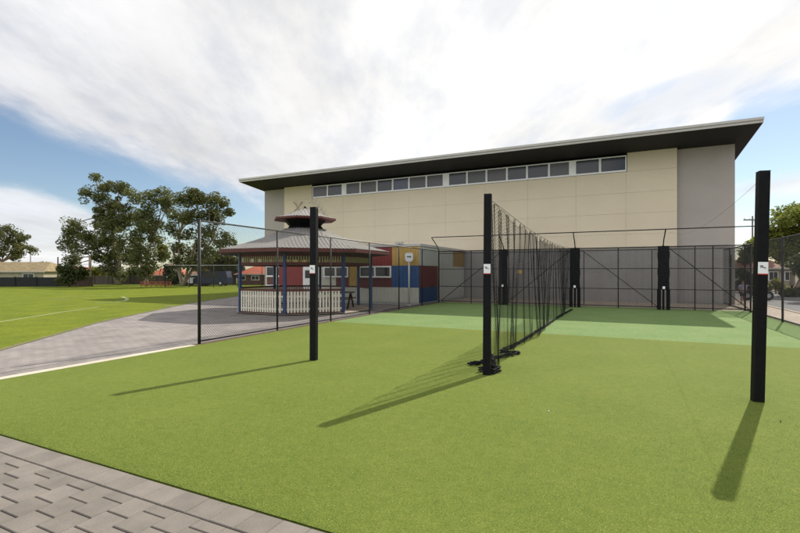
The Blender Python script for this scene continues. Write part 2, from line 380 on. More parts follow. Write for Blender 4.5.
struct('turf', sheet([(-8.7, 2.45), (5.16, 2.45), (5.16, 12.85), (-8.7, 12.85)], .012), M['turf'])
mb = MB(); mb.quad((-8.7, 12.85, .012), (5.16, 12.85, .012), (5.16, 24.0, .012), (-8.7, 24.0, .012)); struct('pale_turf', mb, M['pale_turf'])
mb = MB(); mb.box(-8.9, -8.705, -2, 7.35, -.03, .016); struct('kerb_strip', mb, M['kerb'])
mb = MB(); mb.box(-8.86, -8.705, 7.36, 24, -.03, .02); struct('fence_edging', mb, mat('edging', (.13, .085, .06), .9, var=.3, vs=8))
mb = MB(); mb.box(-9.37, -9.35, -2, 7.6, -.02, -.008); struct('path_joint', mb, M['sand'])
struct('slab_behind_nets', sheet([(-8.9, 24.0), (5.16, 24.0), (5.16, 28.8), (-8.9, 28.8)], .004), M['footpath'])
# near pavers as real blocks
def pavermat():
    m = mat('paver', (.175, .155, .133), .85, var=.12, vs=5, bump=.35, bs=120, fine=.16, fs=220)
    N = m.node_tree.nodes; L = m.node_tree.links; p = N['Principled BSDF']; src = p.inputs['Base Color'].links[0].from_socket
    g = N.new('ShaderNodeNewGeometry'); mr = N.new('ShaderNodeMapRange'); L.new(g.outputs['Random Per Island'], mr.inputs['Value']); mr.inputs['To Min'].default_value = .88; mr.inputs['To Max'].default_value = 1.08
    s = N.new('ShaderNodeVectorMath'); s.operation = 'SCALE'; L.new(src, s.inputs[0]); L.new(mr.outputs['Result'], s.inputs['Scale']); L.new(s.outputs[0], p.inputs['Base Color']); return m
M['paver'] = pavermat()
mb = MB()
def paver(x0, x1, y0, y1):
    h = .012 + random.uniform(-.0015, .0015); b = .005
    n = len(mb.v)
    mb.v += [(x0, y0, -.04), (x1, y0, -.04), (x1, y1, -.04), (x0, y1, -.04), (x0, y0, h - b), (x1, y0, h - b), (x1, y1, h - b), (x0, y1, h - b),
             (x0 + b, y0 + b, h), (x1 - b, y0 + b, h), (x1 - b, y1 - b, h), (x0 + b, y1 - b, h)]
    for f in ((0, 1, 5, 4), (1, 2, 6, 5), (2, 3, 7, 6), (3, 0, 4, 7), (4, 5, 9, 8), (5, 6, 10, 9), (6, 7, 11, 10), (7, 4, 8, 11), (8, 9, 10, 11)):
        mb.f.append(tuple(n + i for i in f)); mb.sm.append(False)
for i in range(-40, 40):
    x0 = i * .232 + .05
    if x0 < -8.68: continue
    paver(x0, x0 + .229, 2.209, 2.432)
for i in range(-40, 40):
    x0 = i * .232
    if x0 < -8.68: continue
    off = .107 if i % 2 else 0
    y1 = 2.198 - off
    if off: paver(x0, x0 + .2295, 2.198 - off + .009, 2.198)
    while y1 > -2.5:
        paver(x0, x0 + .2295, y1 - .205, y1); y1 -= .214
struct('pavers', mb, M['paver'])
struct('paver_bedding', sheet([(-8.7, -60), (60, -60), (60, 2.45), (-8.7, 2.45)], -.008), M['sand'])
# outside the right fence
struct('footpath', sheet([(5.2, 2.45), (6.8, 2.45), (6.8, 90), (5.2, 90)], .0), M['footpath'])
struct('kerb_near', MB().box(6.8, 6.95, 2.45, 90, -.03, .03), M['kerb'])
struct('road', sheet([(6.95, 2.45), (12.2, 2.45), (12.2, 90), (6.95, 90)], -.012), M['asphalt'])
struct('kerb_far', MB().box(12.2, 12.4, 2.45, 90, -.03, .14), M['kerb'])
struct('verge', sheet([(12.4, 2.45), (60, 2.45), (60, 90), (12.4, 90)], .05), M['earth'])
mb = MB(); mb.box(5.19, 5.32, 2.45, 28, -.03, .05); struct('fence_plinth', mb, M['kerb'])
# pitch markings
mb = MB()
def stripe(pts, w=.1, z=-.012):
    for a, b in zip(pts, pts[1:]):
        a = Vector(a); b = Vector(b); t = (b - a).normalized(); q = Vector((-t.y, t.x)) * w / 2
        mb.quad((*(a - q), z), (*(a + q), z), (*(b + q), z), (*(b - q), z))
def gp(x, y): p = gnd(x, y); return (p.x, p.y)
stripe([gp(-60, 330), gp(0, 321.5), gp(63, 311.6), gp(99, 306.5)], .12)
stripe([gp(95, 302.6), gp(115, 301.9), gp(124, 300.8), gp(127.5, 299.4), gp(126.5, 298), gp(122, 296.6)], .2)
stripe([gp(112, 295.6), gp(80, 295.9), gp(62, 296.4)], .16)
struct('pitch_marking', mb, M['line'])
mb = MB()
for (x, y, w, h) in ((172, 305.8, 9, .8), (60, 299.3, 12, .35), (190, 300.2, 12, .4)):
    q = [gnd(x + w * math.cos(t) , y + h * math.sin(t) * random.uniform(.7, 1.2)) for t in [k * math.pi / 8 for k in range(16)]]
    mb.quad(*[(p.x, p.y, -.014) for p in q])
struct('bare_patch', mb, M['worn_grass'])

# ------------------------------------------------------------------ main building
WL, WR, VW, VC = -26.3, 5.69, 29.0, 28.7
CL, CR = -24.0, 3.05
bld = thing('hall_building', (-10, VW, 0), 'large cream and grey hall with dark overhanging roof and high window strip', 'building')
def H(v): return 8.70 - .10 * (v - 26.4)
mb = MB(); mb.box(WL, CL, VW, VW + 16, 0, H(VW + .01)); mb.box(CL, CR, VW, VW + 16, 0, 8.3); mb.box(CR, WR, VW, VW + 16, 0, H(VW + .01))
mb.build('wall', M['grey_wall'], bld)
# cream cladding panels with open joints
us = [CL, -22.2, -20.3, -18.4, -15.7, -13.0, -10.3, -7.6, -4.9, -2.1, .56, CR]
zs = [3.035, 3.85, 5.03, 6.2, 7.40]
WU0, WU1 = onV(312, VC), onV(627, VC)
mb = MB(); g = .0035
for i in range(len(us) - 1):
    for j in range(len(zs) - 1):
        mb.box(us[i] + g, us[i + 1] - g, VC, VC + .04, zs[j] + g, zs[j + 1] - g)
mb.box(CL + g, WU0 - .01, VC, VC + .04, 7.4 + g, H(VC)); mb.box(WU1 + .01, CR - g, VC, VC + .04, 7.4 + g, H(VC))
mb.build('cladding', M['cream_wall'], bld)
mb = MB()
for i in range(len(us) - 1):
    mb.box(us[i] + g, us[i + 1] - g, VC - .02, VC + .04, g, 3.02)
mb.box(CR + g, WR - .003, VW - .03, VW - .003, .003, 3.02)
mb.build('lower_wall', M['low_wall'], bld, label='mid grey lower wall band')
mb = MB(); mb.box(CL + .01, CR - .01, VC + .041, VW - .002, 0, 7.39); mb.box(CL + .01, CR - .01, VC + .12, VW - .002, 7.39, 8.2)
mb.build('cladding_backing', M['joint'], bld)
# window strip
px = [312.7, 327.5, 342.4, 345.8, 360.3, 377, 392.7, 409, 426.4, 443.6, 448.4, 467, 486.5, 507, 527, 549, 570, 575, 600, 626.5]
gaps = {2, 9, 16}
Z0, Z1 = 7.42, 8.34
for k in range(len(px) - 1):
    a, b = onV(px[k], VC), onV(px[k + 1], VC)
    if k in gaps:
        MB().box(a, b, VC - .015, VC + .05, Z0, Z1).build('mullion', M['white_frame'], bld); continue
    mb = MB(); t = .058
    mb.box(a + .002, b - .002, VC - .02, VC + .05, Z0, Z0 + t * 1.6); mb.box(a + .002, b - .002, VC - .02, VC + .05, Z1 - t, Z1)
    mb.box(a + .002, a + t, VC - .02, VC + .05, Z0 + t * 1.6, Z1 - t); mb.box(b - t, b - .002, VC - .02, VC + .05, Z0 + t * 1.6, Z1 - t)
    w = mb.build('window', M['white_frame'], bld)
    MB().box(a + t, b - t, VC + .03, VC + .045, Z0 + t * 1.6, Z1 - t).build('pane', M[('glass', 'glass', 'dark_glass', 'dark_glass')[(k * 7) % 4 if k not in (5, 6) else 2] if k != 6 else 'sky_reflection_glass'], w)  # pane colours alternate to imitate uneven reflections
# roof: thin mono-pitch slab with light fascia and dark soffit
RX0, RX1, RY0, RY1 = -26.45, 6.25, 26.4, 46.0
def rz(v): return 8.92 - .10 * (v - 26.4)
mb = MB(); mb.quad((RX0, RY0, rz(RY0)), (RX1, RY0, rz(RY0)), (RX1, RY1, rz(RY1)), (RX0, RY1, rz(RY1))); mb.build('roof', M['roofmetal'], bld)
mb = MB(); mb.quad((RX0, RY0 + .01, H(RY0)), (RX0, RY1, H(RY1)), (RX1, RY1, H(RY1)), (RX1, RY0 + .01, H(RY0))); mb.build('soffit', M['soffit'], bld)
mb = MB(); mb.box(RX0 - .02, RX1 + .02, RY0 - .05, RY0, 8.70, 8.93); mb.box(RX0 - .03, RX1 + .03, RY0 - .11, RY0 - .05, 8.83, 8.95)
for x in (RX0 - .02, RX1):
    n = len(mb.v); mb.v += [(x, RY0, 8.70), (x + .02, RY0, 8.70), (x + .02, RY1, H(RY1)), (x, RY1, H(RY1)), (x, RY0, 8.93), (x + .02, RY0, 8.93), (x + .02, RY1, rz(RY1) + .01), (x, RY1, rz(RY1) + .01)]
    for f in ((0, 3, 2, 1), (4, 5, 6, 7), (0, 1, 5, 4), (1, 2, 6, 5), (2, 3, 7, 6), (3, 0, 4, 7)): mb.f.append(tuple(n + i for i in f)); mb.sm.append(False)
mb.build('fascia', M['fascia'], bld)
# glazed entrance bay in the lower left of the front, seen through the pavilion
for (a, b) in ((-26.1, -25.1), (-25.05, -24.1)):
    mb = MB(); y = VW - .05
    mb.box(a, b, y, VW - .003, 1.3, 1.42); mb.box(a, b, y, VW - .003, 2.1, 2.2); mb.box(a, b, y, VW - .003, .55, .65); mb.box(a, a + .06, y, VW - .003, .65, 1.3); mb.box(a, a + .06, y, VW - .003, 1.42, 2.1)
    w = mb.build('window', M['white_frame'], bld); MB().box(a + .06, b, VW - .03, VW - .003, 1.42, 2.1).build('pane', M['dark_glass'], w)
    MB().box(a + .06, b, VW - .03, VW - .004, .65, 1.3).build('lower_panel', M['brick'], w)
# downpipe at the right corner
MB().tube([(5.5, 28.93, 0), (5.5, 28.93, 2.6)], .03, 8).build('downpipe', M['pvc'], bld)
# emblem on the wall
emb = thing('wall_emblem', (-22.5, VC, 6), 'faint grey crossed tools and leafy branch emblem on the cream wall', 'emblem')
def wp(x, y): return Vector((onV(x, VC), VC - .03, 0)), None
def wpt(x, y, dy=-.025):
    u = onV(x, VC); d = -u * math.sin(TH) + VC * math.cos(TH); return Vector((u, VC + dy, CAMH + (HOR - y) / F * d))
mb = MB(); mb.bar(wpt(293.5, 212.5), wpt(302.5, 202), .13, .03); mb.bar(wpt(294.5, 202.5, -.055), wpt(302, 213.5, -.055), .13, .03)
mb.bar(wpt(294.2, 202, -.085), wpt(296.2, 205), .24, .03); mb.bar(wpt(302.6, 202, -.08), wpt(301, 204), .2, .03)
mb.build('crossed_tools', M['emblem'], emb)
mb = MB(); arc = [(311.5, 202), (315, 203.5), (318.5, 206), (321.5, 209.5), (324, 213.5), (326, 218)]
mb.tube([wpt(x, y) for x, y in arc], .02, 6)
for i, (x, y) in enumerate(arc):
    for (dx, dy) in ((1.6, -4.2), (-3.4, 1.8)):
        a = wpt(x, y); b = wpt(x + dx, y + dy); m = (a + b) / 2; q = Vector((-(b - a).z, 0, (b - a).x)) * .2
        mb.quad(a, m + q, b, m - q); n = len(mb.v)
mb.build('leafy_branch', M['emblem'], emb)

# ------------------------------------------------------------------ coloured transportable classroom
cv = 21.1; cu = -8.95
cb = thing('portable_classroom', (-13, 23, 0), 'low classroom clad in red, yellow, blue and grey squares behind the pavilion', 'building')
MB().box(onV(279, cv) + .03, cu - .045, cv + .045, 28.6, 0, 3.02).build('wall', M['pan_grey'], cb)
MB().box(onV(279, cv) - .05, cu + .06, cv - .05, 28.62, 3.08, 3.14).build('roof', M['roofmetal'], cb)
MB().box(onV(279, cv) - .05, cu + .06, cv - .05, 28.62, 3.02, 3.079).build('gutter', M['fascia'], cb)
rows = [(.12, .9), (.9, 2.03), (2.03, 3.02)]
cols = [(392, 420, ['pan_cream', 'pan_blue', 'pan_yellow']), (359, 392, ['pan_cream', 'pan_maroon', 'pan_red']), (349, 359, ['pan_cream', 'pan_yellow', 'pan_maroon']),
        (336, 349, ['pan_cream', 'pan_maroon', 'pan_red']), (320, 336, ['pan_cream', 'pan_cream', 'pan_yellow']), (303, 320, ['pan_grey', 'pan_grey', 'pan_yellow']), (279, 303, ['pan_maroon', 'pan_red', 'pan_yellow'])]
cname = {'pan_cream': 'cream', 'pan_blue': 'blue', 'pan_yellow': 'yellow', 'pan_maroon': 'maroon', 'pan_red': 'red', 'pan_grey': 'pale grey', 'pan_navy': 'navy', 'pan_mustard': 'mustard', 'pan_mauve': 'mauve grey'}
for x0, x1, cs in cols:
    a, b = onV(x0, cv), onV(x1, cv)
    if x1 == 420: b = cu - .045
    for (z0, z1), c in zip(rows, cs):
        mb = MB(); k = max(2, int((b - a) / .2)); 
        for i in range(k):
            u0 = a + (b - a) * i / k; u1 = a + (b - a) * (i + 1) / k
            mb.box(u0 + .004, u1 - .004, cv, cv + .04, z0 + .004, z1 - .004)
        mb.build('wall_panel', M[c], cb, label=cname[c] + ' wall panel')
for v0, v1, cs in ((cv, 23.7, ['pan_navy', 'pan_maroon', 'pan_grey']), (23.7, 26.3, ['pan_grey', 'pan_grey', 'pan_grey']), (26.3, 28.55, ['pan_grey', 'pan_grey', 'pan_mustard'])):
    for (z0, z1), c in zip(rows, cs):
        mb = MB(); k = 10
        for i in range(k):
            u0 = v0 + (v1 - v0) * i / k; u1 = v0 + (v1 - v0) * (i + 1) / k
            mb.box(cu - .04, cu, u0 + .004, u1 - .004, z0 + .004, z1 - .004)
        mb.build('wall_panel', M[c], cb, label=cname[c] + ' side wall panel')
def win(a, b, z0, z1, y, parent, t=.08, split=True, fm='white_frame'):
    mb = MB(); mb.box(a, b, y - .06, y - .003, z0, z0 + t); mb.box(a, b, y - .06, y - .003, z1 - t, z1); mb.box(a, a + t, y - .06, y - .003, z0 + t, z1 - t); mb.box(b - t, b, y - .06, y - .003, z0 + t, z1 - t)
    m = (a + b) / 2
    if split: mb.box(m - .05, m + .05, y - .06, y - .003, z0 + t, z1 - t)
    w = mb.build('window', M[fm], parent); MB().box(a + t, b - t, y - .03, y - .004, z0 + t, z1 - t).build('pane', M['dark_glass'], w); return w
win(onV(359.5, cv), onV(391.5, cv), 1.4, 2.02, cv, cb); win(onV(324, cv), onV(348.5, cv), 1.4, 2.02, cv, cb)
a, b = onV(303.5, cv), onV(312.5, cv)
d = MB().box(a, b, cv - .05, cv - .003, .12, 2.05).build('door', M['white_frame'], cb)
MB().box(a + .15, b - .12, cv - .06, cv - .051, 1.35, 1.8).build('door_window', M['dark_glass'], d)
MB().box(b - .1, b - .06, cv - .09, cv - .051, .95, 1.05).build('handle', M['galv'], d)
fl = thing('floodlight', (onV(400, cv), cv, 3.1), 'small black floodlight on the classroom roof edge', 'light')
mb = MB(); mb.box(fl.location.x - .2, fl.location.x + .2, cv - .2, cv - .02, 3.17, 3.24); mb.bar((fl.location.x, cv - .06, 3.14), (fl.location.x, cv - .06, 3.2), .04); mb.build('lamp_head', M['galv'], fl)
sp = gnd(409, 305.7)
sg = thing('sign_post', sp, 'pale round pole carrying a small white sign by the blue panel', 'sign')
MB().tube([(sp.x, sp.y, 0), (sp.x, sp.y, 2.5)], .045, 10).build('pole', M['pan_grey'], sg)
MB().tube([(sp.x, sp.y, -.01), (sp.x, sp.y, .05)], .12, 10).build('base', M['kerb'], sg)
mb = MB(); q = [(-.2, 2.32), (-.1, 2.22), (.1, 2.22), (.2, 2.32), (.2, 2.6), (.14, 2.66), (-.14, 2.66), (-.2, 2.6)]
rot = Matrix.Rotation(TH, 4, 'Z'); rot.translation = (sp.x, sp.y, 0)
def rq(x, y, z): return rot @ Vector((x, y, z))
mb.quad(*[rq(x, -.06, z) for x, z in q]); mb.quad(*[rq(x, -.045, z) for x, z in q][::-1])
for i in range(8):
    x0, z0 = q[i]; x1, z1 = q[(i + 1) % 8]; mb.quad(rq(x0, -.06, z0), rq(x0, -.045, z0), rq(x1, -.045, z1), rq(x1, -.06, z1))
mb.build('sign_board', M['sticker'], sg)
mb = MB()
for x0, x1 in ((-.11, -.05), (-.04, .02), (.03, .1)): mb.box(x0, x1, -.066, -.061, 2.44, 2.5, rot)
mb.build('sign_lettering', M['sticker_ink'], sg)

# ------------------------------------------------------------------ pavilion
PC = Vector((-12.8, 16.75)); AP = 2.8
pav = thing('pavilion', (PC.x, PC.y, 0), 'octagonal open pavilion with two-tier corrugated roof, blue posts and cream pickets', 'pavilion')
def ov(k, R_, z=0): a = R(22.5 + 45 * k); return Vector((PC.x + R_ * math.cos(a), PC.y + R_ * math.sin(a), z))
RP = AP / math.cos(R(22.5)); RE = 3.87; T = math.tan(R(22.5)); AE = RE * math.cos(R(22.5))
MB().quad(*[ov(k, RP + .15, .03) for k in range(8)]).build('floor', M['footpath'], pav)
for k in range(8): 
    p = ov(k, RP); rm = Matrix.Rotation(R(22.5 + 45 * k), 4, 'Z'); rm.translation = p
    MB().box(-.055, .055, -.055, .055, .02, 2.45, rm).build('post', M['blue_paint'], pav, bevel=.008)
def side(k, f, name, m, z0, z1, t, inset=.07):    # beam along side k
    a = ov(k, RP); b = ov(k + 1, RP); dd = (b - a).normalized(); a2 = a + dd * inset; b2 = b - dd * inset; 
    mb = MB(); mb.bar((a2.x, a2.y, (z0 + z1) / 2), (b2.x, b2.y, (z0 + z1) / 2), t, z1 - z0) if False else None
    L_ = (b2 - a2).length; mt = Matrix.Rotation(math.atan2(dd.y, dd.x), 4, 'Z'); mt.translation = (a2.x, a2.y, 0)
    mb = MB(); mb.box(0, L_, -t / 2, t / 2, z0, z1, mt); return mb.build(name, M[m], pav), mt, L_
for k in range(8):
    side(k, 0, 'beam', 'red_paint', 1.97, 2.09, .07); _, mt, L_ = side(k, 0, 'beam', 'red_paint', 2.33, 2.44, .07)
    mb = MB(); x = .01
    while x < L_ - .06: mb.box(x, x + .055, -.012, .012, 2.092, 2.328, mt); x += .105
    mb.build('valance', M['valance'], pav)
    if k in (7,): continue           # open entrance side facing right
    if k in (0, 1): 
        side(k, 0, 'handrail', 'red_paint', .93, 1.0, .09); continue
    _, mt, L_ = side(k, 0, 'handrail', 'red_paint', .94, 1.02, .10)
    side(k, 0, 'bottom_rail', 'dark_red', .07, .13, .06)
    mb = MB(); x = .02
    while x < L_ - .07: mb.box(x, x + .075, -.05, -.032, .1, .93, mt); x += .125
    mb.box(0, L_, -.031, -.005, .2, .27, mt); mb.box(0, L_, -.031, -.005, .7, .77, mt)
    mb.build('picket_panel', M['picket'], pav)
def prof(r):      # concave lower roof
    t = max(0, (AE - r) / (AE - .88)); return 2.62 + 1.02 * (t * .72 + .28 * t ** 2.6)
def prof2(r):
    t = max(0, (1.32 - r) / 1.32); return 4.12 + .52 * (t * .72 + .28 * t ** 2.2)
def corr(fn, r_in, r_out, name):
    mb = MB()
    for k in range(8):
        ca, sa = math.cos(R(45 * k)), math.sin(R(45 * k)); hw = r_out * T; n = int(2 * hw / .038); prev = None
        for i in range(n + 1):
            t = -hw + 2 * hw * i / n; r0 = max(r_in, abs(t) / T); row = []
            for j in range(9):
                r = r0 + (r_out - r0) * j / 8; z = fn(r) + .009 * math.sin(i * math.pi / 2 + .4)
                row.append((PC.x + r * ca - t * sa, PC.y + r * sa + t * ca, z))
            if prev:
                for j in range(8): mb.quad(prev[j], row[j], row[j + 1], prev[j + 1])
            prev = row
    return mb.build(name, M['corrugated'], pav)
corr(prof, .88, AE, 'lower_roof'); corr(prof2, .02, 1.32, 'upper_roof')
def ring(ra, z0, rb, z1, name, m, th=.05):
    mb = MB()
    for k in range(8):
        mb.quad(ov(k, ra, z0), ov(k + 1, ra, z0), ov(k + 1, rb, z1), ov(k, rb, z1)); mb.quad(ov(k, ra - th, z0), ov(k, rb - th, z1), ov(k + 1, rb - th, z1), ov(k + 1, ra - th, z0))
        mb.quad(ov(k, ra, z0), ov(k, ra - th, z0), ov(k + 1, ra - th, z0), ov(k + 1, ra, z0)); mb.quad(ov(k, rb, z1), ov(k + 1, rb, z1), ov(k + 1, rb - th, z1), ov(k, rb - th, z1))
    return mb.build(name, m, pav)
ring(RE, 2.47, RE, 2.605, 'fascia', M['red_paint']); ring(1.43, 4.04, 1.43, 4.105, 'upper_fascia', M['red_paint'], .04)
ring(.97, 3.5, .74, 3.80, 'lantern', M['black']); ring(.74, 3.80, .98, 4.05, 'lantern_bracket', M['black'])
mb = MB()
for k in range(8): mb.quad(ov(k, RE - .05, 2.46), ov(k, .8, 3.45), ov(k + 1, .8, 3.45), ov(k + 1, RE - .05, 2.46))
mb.build('ceiling', M['timber'], pav)
mb = MB(); mb.quad(*[ov(k, 1.40, 4.04) for k in range(8)][::-1]); mb.build('upper_ceiling', M['dark_red'], pav)
MB().tube([(PC.x, PC.y, 4.6), (PC.x, PC.y, 4.66), (PC.x, PC.y, 4.72)], [.05, .07, .015], 8).build('finial', M['pvc'], pav)
# picnic table and seat inside
def picnic(px_, py_, rzv, label):
    t = thing('picnic_table', (px_, py_, .03), label, 'table', rz=rzv); mt = Matrix.Rotation(rzv, 4, 'Z'); mt.translation = (px_, py_, .03)
    MB().box(-.8, .8, -.35, .35, .70, .75, mt).build('table_top', M['timber'], t)
    for s in (-1, 1): MB().box(-.8, .8, s * .62 - .12, s * .62 + .12, .42, .46, mt).build('seat', M['dark_red'], t)
    for s in (-.6, .6):
        mb = MB(); mb.bar(mt @ Vector((s, -.65, 0)), mt @ Vector((s, .25, .70)), .07); mb.bar(mt @ Vector((s + .08, .65, 0)), mt @ Vector((s + .08, -.25, .70)), .07); mb.build('leg', M['black'], t)
picnic(-11.7, 17.7, .4, 'dark timber picnic table with red seats inside the pavilion')

# ------------------------------------------------------------------ chain-link and fences
def chain(mb, a, b, z0, z1, sp=.0707, r=.0022):
    a = Vector((a[0], a[1], 0)); b = Vector((b[0], b[1], 0)); L_ = (b - a).length; e = (b - a).normalized(); nrm = Vector((-e.y, e.x, 0)); Hh = z1 - z0
    for sgn in (1, -1):
        c = -Hh
        while c < L_ + Hh:
            s0, s1 = max(0, c), min(L_, c + Hh)
            if s1 > s0 + .01:
                if sgn > 0: p = a + e * s0 + Vector((0, 0, z0 + (s0 - c))); q = a + e * s1 + Vector((0, 0, z0 + (s1 - c)))
                else: p = a + e * s0 + Vector((0, 0, z1 - (s0 - c))); q = a + e * s1 + Vector((0, 0, z1 - (s1 - c)))
                t = (q - p).normalized(); w = t.cross(nrm) * r; o = nrm * r * sgn
                n = len(mb.v)
                for pt in (p, q): mb.v += [tuple(pt + w + o * .3), tuple(pt - w + o * .3), tuple(pt + o * 1.6)]
                for (i, j) in ((0, 1), (1, 2), (2, 0)): mb.f.append((n + i, n + j, n + 3 + j, n + 3 + i)); mb.sm.append(False)
            c += sp
def fpost(x, y, h, r, parent, m='pvc', name='post'):
    mb = MB(); mb.tube([(x, y, -.02), (x, y, h)], r, 12); mb.ball((x, y, h), r * 1.15, 1, 1, .6, 10, 6); return mb.build(name, M[m], parent)
# left fence
lf = thing('chain_link_fence', (-8.78, 7.5, 0), 'black chain link fence between the turf and the pavilion paving', 'fence')
LU = -8.78; Lp = [7.5, 10.2, 12.9, 15.6, 18.3, 21.0]
for i, v in enumerate(Lp): fpost(LU, v, 2.93 if i == 0 else 2.86, .036 if i == 0 else .026, lf)
MB().tube([(LU, 7.5, 2.90), (LU, 23.4, 2.84)], .021, 10).build('top_rail', M['dull_rail'], lf)
MB().tube([(LU, 7.5, .08), (LU, 23.4, .08)], .017, 8).build('bottom_rail', M['pvc'], lf)
mb = MB(); chain(mb, (LU + .03, 7.52), (LU + .03, 23.38), .05, 2.86); mb.build('wire_mesh', M['wire'], lf)
# back fence
BV = 23.4; BL, BR = -8.78, 5.13
bf = thing('chain_link_fence', (0, BV, 0), 'tall black chain link fence with braces and overhanging rail before the hall wall', 'fence')
knots = [-8.78, -5.2, -1.75, 1.95, 5.13]
for u in knots: fpost(u, BV, 2.88, .038, bf)
for u in (-6.95, -3.45, .13, 3.16, 3.82): fpost(u, BV + .02, 2.82, .022, bf, name='mid_post')
for z, r in ((2.84, .024), (2.72, .016), (1.86, .016), (.92, .016), (.12, .018)):
    MB().tube([(BL, BV + .045, z), (BR, BV + .045, z)], r, 8).build('rail', M['pvc'], bf)
for (u0, z0, u1, z1) in ((-8.6, .15, -5.3, 2.75), (-5.0, .15, -1.95, 2.75), (-1.45, 2.75, 1.7, .15), (2.2, 2.75, 5.05, .15)):
    MB().bar((u0, BV - .045, z0), (u1, BV - .045, z1), .045, .03).build('brace', M['pvc'], bf)
for (u0, u1) in ((-4.95, -2.3), (-1.35, 1.5)):
    mb = MB(); mb.tube([(u0, BV - .05, .15), (u0, BV - .05, 2.68)], .018, 8); mb.tube([(u1, BV - .05, .15), (u1, BV - .05, 2.68)], .018, 8); mb.build('gate_frame', M['pvc'], bf)
for u in knots[:-1]: MB().tube([(u, BV - .02, 2.85), (u, BV - .25, 3.1), (u, BV - 1.1, 3.52)], .024, 8).build('overhang_arm', M['pvc'], bf)
MB().tube([(BL, BV - 1.1, 3.53), (BR + .1, BV - 1.1, 3.53)], .022, 8).build('overhang_rail', M['pvc'], bf)
mb = MB(); chain(mb, (BL, BV), (BR, BV), .06, 2.84, .0707, .0024); mb.build('wire_mesh', M['wire'], bf)
mb = MB(); y = BV + .075
x = BL + .05
while x < BR - .05: mb.quad((x, y, .06), (x + .006, y, .06), (x + .006, y, 2.82), (x, y, 2.82)); mb.quad((x, y + .006, .06), (x + .006, y + .006, .06), (x + .006, y + .006, 2.82), (x, y + .006, 2.82)); x += .036
z = .06
while z < 2.82: mb.quad((BL + .05, y + .002, z), (BR - .05, y + .002, z), (BR - .05, y + .002, z + .006), (BL + .05, y + .002, z + .006)); z += .036
mb.build('backing_net', M['net'], bf)
# sign plates on the back fence
pl = thing('fence_plate', (-4.4, BV - .08, 1.9), 'small yellow plate wired to the back fence behind the net', 'sign')
MB().box(-4.5, -4.28, BV - .09, BV - .08, 1.62, 1.8).build('plate', M['pan_yellow'], pl)
# right fence
RU = 5.13
rf = thing('chain_link_fence', (RU, 2.6, 0), 'black chain link fence between the turf and the street footpath', 'fence')
for v in (4.9, 9.7, 14.5, 19.4, 24.3): fpost(RU, v, 2.88, .034, rf)
fpost(RU, 27.2, 2.85, .03, rf)
MB().tube([(RU, 2.6, 2.86), (RU, 28.6, 2.86)], .022, 10).build('top_rail', M['pvc'], rf)
MB().tube([(RU, 2.6, .08), (RU, 28.6, .08)], .017, 8).build('bottom_rail', M['pvc'], rf)
for v in (14.5, 19.4):
    MB().tube([(RU, v - .03, 2.3), (RU - .05, v - .9, 2.84)], .012, 8).build('brace', M['pvc'], rf)
mb = MB(); chain(mb, (RU - .03, 2.6), (RU - .03, 28.6), .05, 2.84, .0707, .0023); mb.build('wire_mesh', M['wire'], rf)

# net covers on the back fence posts
def net_cover(u, w, label):
    t = thing('net_cover', (u, BV - .16, 0), label, 'net cover', 'black net covers strapped to the back fence posts')
    mb = MB(); n = 9; prev = None
    for j in range(13):
        z = .92 + (2.86 - .92) * j / 12; row = []
        for i in range(24):
            a = 2 * math.pi * i / 24; rr = 1 + .10 * math.sin(i * 2.1 + j * .35) + .05 * math.sin(j * 1.7 + i)
            sq = 1 / max(abs(math.cos(a)), abs(math.sin(a))) ** .7
            row.append((u + w / 2 * math.cos(a) * rr * sq, BV - .17 + .10 * math.sin(a) * rr * sq, z))
        if prev:
            for i in range(24): mb.quad(prev[i], prev[(i + 1) % 24], row[(i + 1) % 24], row[i], smooth=True)
        else: mb.quad(*row[::-1])
        prev = row
    mb.quad(*prev); mb.build('cover', M['black_fabric'], t)
    for s in (-1, 1): MB().box(u + s * w * .42 - .075, u + s * w * .42 + .075, BV - .24, BV - .12, .012, .93).build('leg', M['black'], t)
    MB().box(u - .035, u + .035, BV - .235, BV - .13, .012, .93).build('leg', M['black'], t)
    MB().box(u - .05, u + .05, BV - .32, BV - .31, .95, 1.06).build('tag', M['sticker'], t)
net_cover(-5.2, .40, 'black net cover on the back fence, leftmost of three, behind the hanging net')
net_cover(-1.75, .42, 'black net cover on the back fence at the far end of the hanging net')
net_cover(1.95, .42, 'black net cover on the back fence, rightmost of three, nearest the road')

# ------------------------------------------------------------------ net posts
def net_post(u, v, lean, h, side_, label):
    t = thing('net_post', (u, v, 0), label, 'post', 'black posts holding up the practice nets')
    mt = Matrix.Rotation(lean, 4, 'Y'); mt = Matrix.Translation((u, v, 0)) @ mt @ Matrix.Rotation(R(8), 4, 'Z')
    MB().box(-.062, .062, -.062, .062, -.02, h, mt).build('shaft', M['black'], t, bevel=.012)
    MB().box(-.061, .061, -.061, .061, h, h + .012, mt).build('cap', M['pvc'], t)
    c = 1.68; y = -.064
    s = MB().box(-.055, .055, y - .004, y, c, c + .15, mt).build('sticker', M['sticker'], t)
    MB().box(-.055, .055, y - .0042, y - .0002, c - .012, c - .0005, mt).build('red_stripe', M['sticker_red'], s)
    mb = MB(); mb.box(-.035, .0, y - .006, y - .0042, c + .09, c + .105, mt); mb.box(-.03, .03, y - .006, y - .0042, c + .075, c + .083, mt)
    mb.bar(mt @ Vector((-.02, y - .006, c + .105)), mt @ Vector((.03, y - .006, c + .06)), .008, .002); mb.build('print', M['sticker_ink'], s)
    return t
net_post(-5.22, 7.1, R(.15), 2.93, 1, 'leftmost black net post standing alone, nearest the pavilion')
net_post(-1.91, 7.33, R(.4), 2.97, 1, 'black net post in the middle with the loose net at its foot')
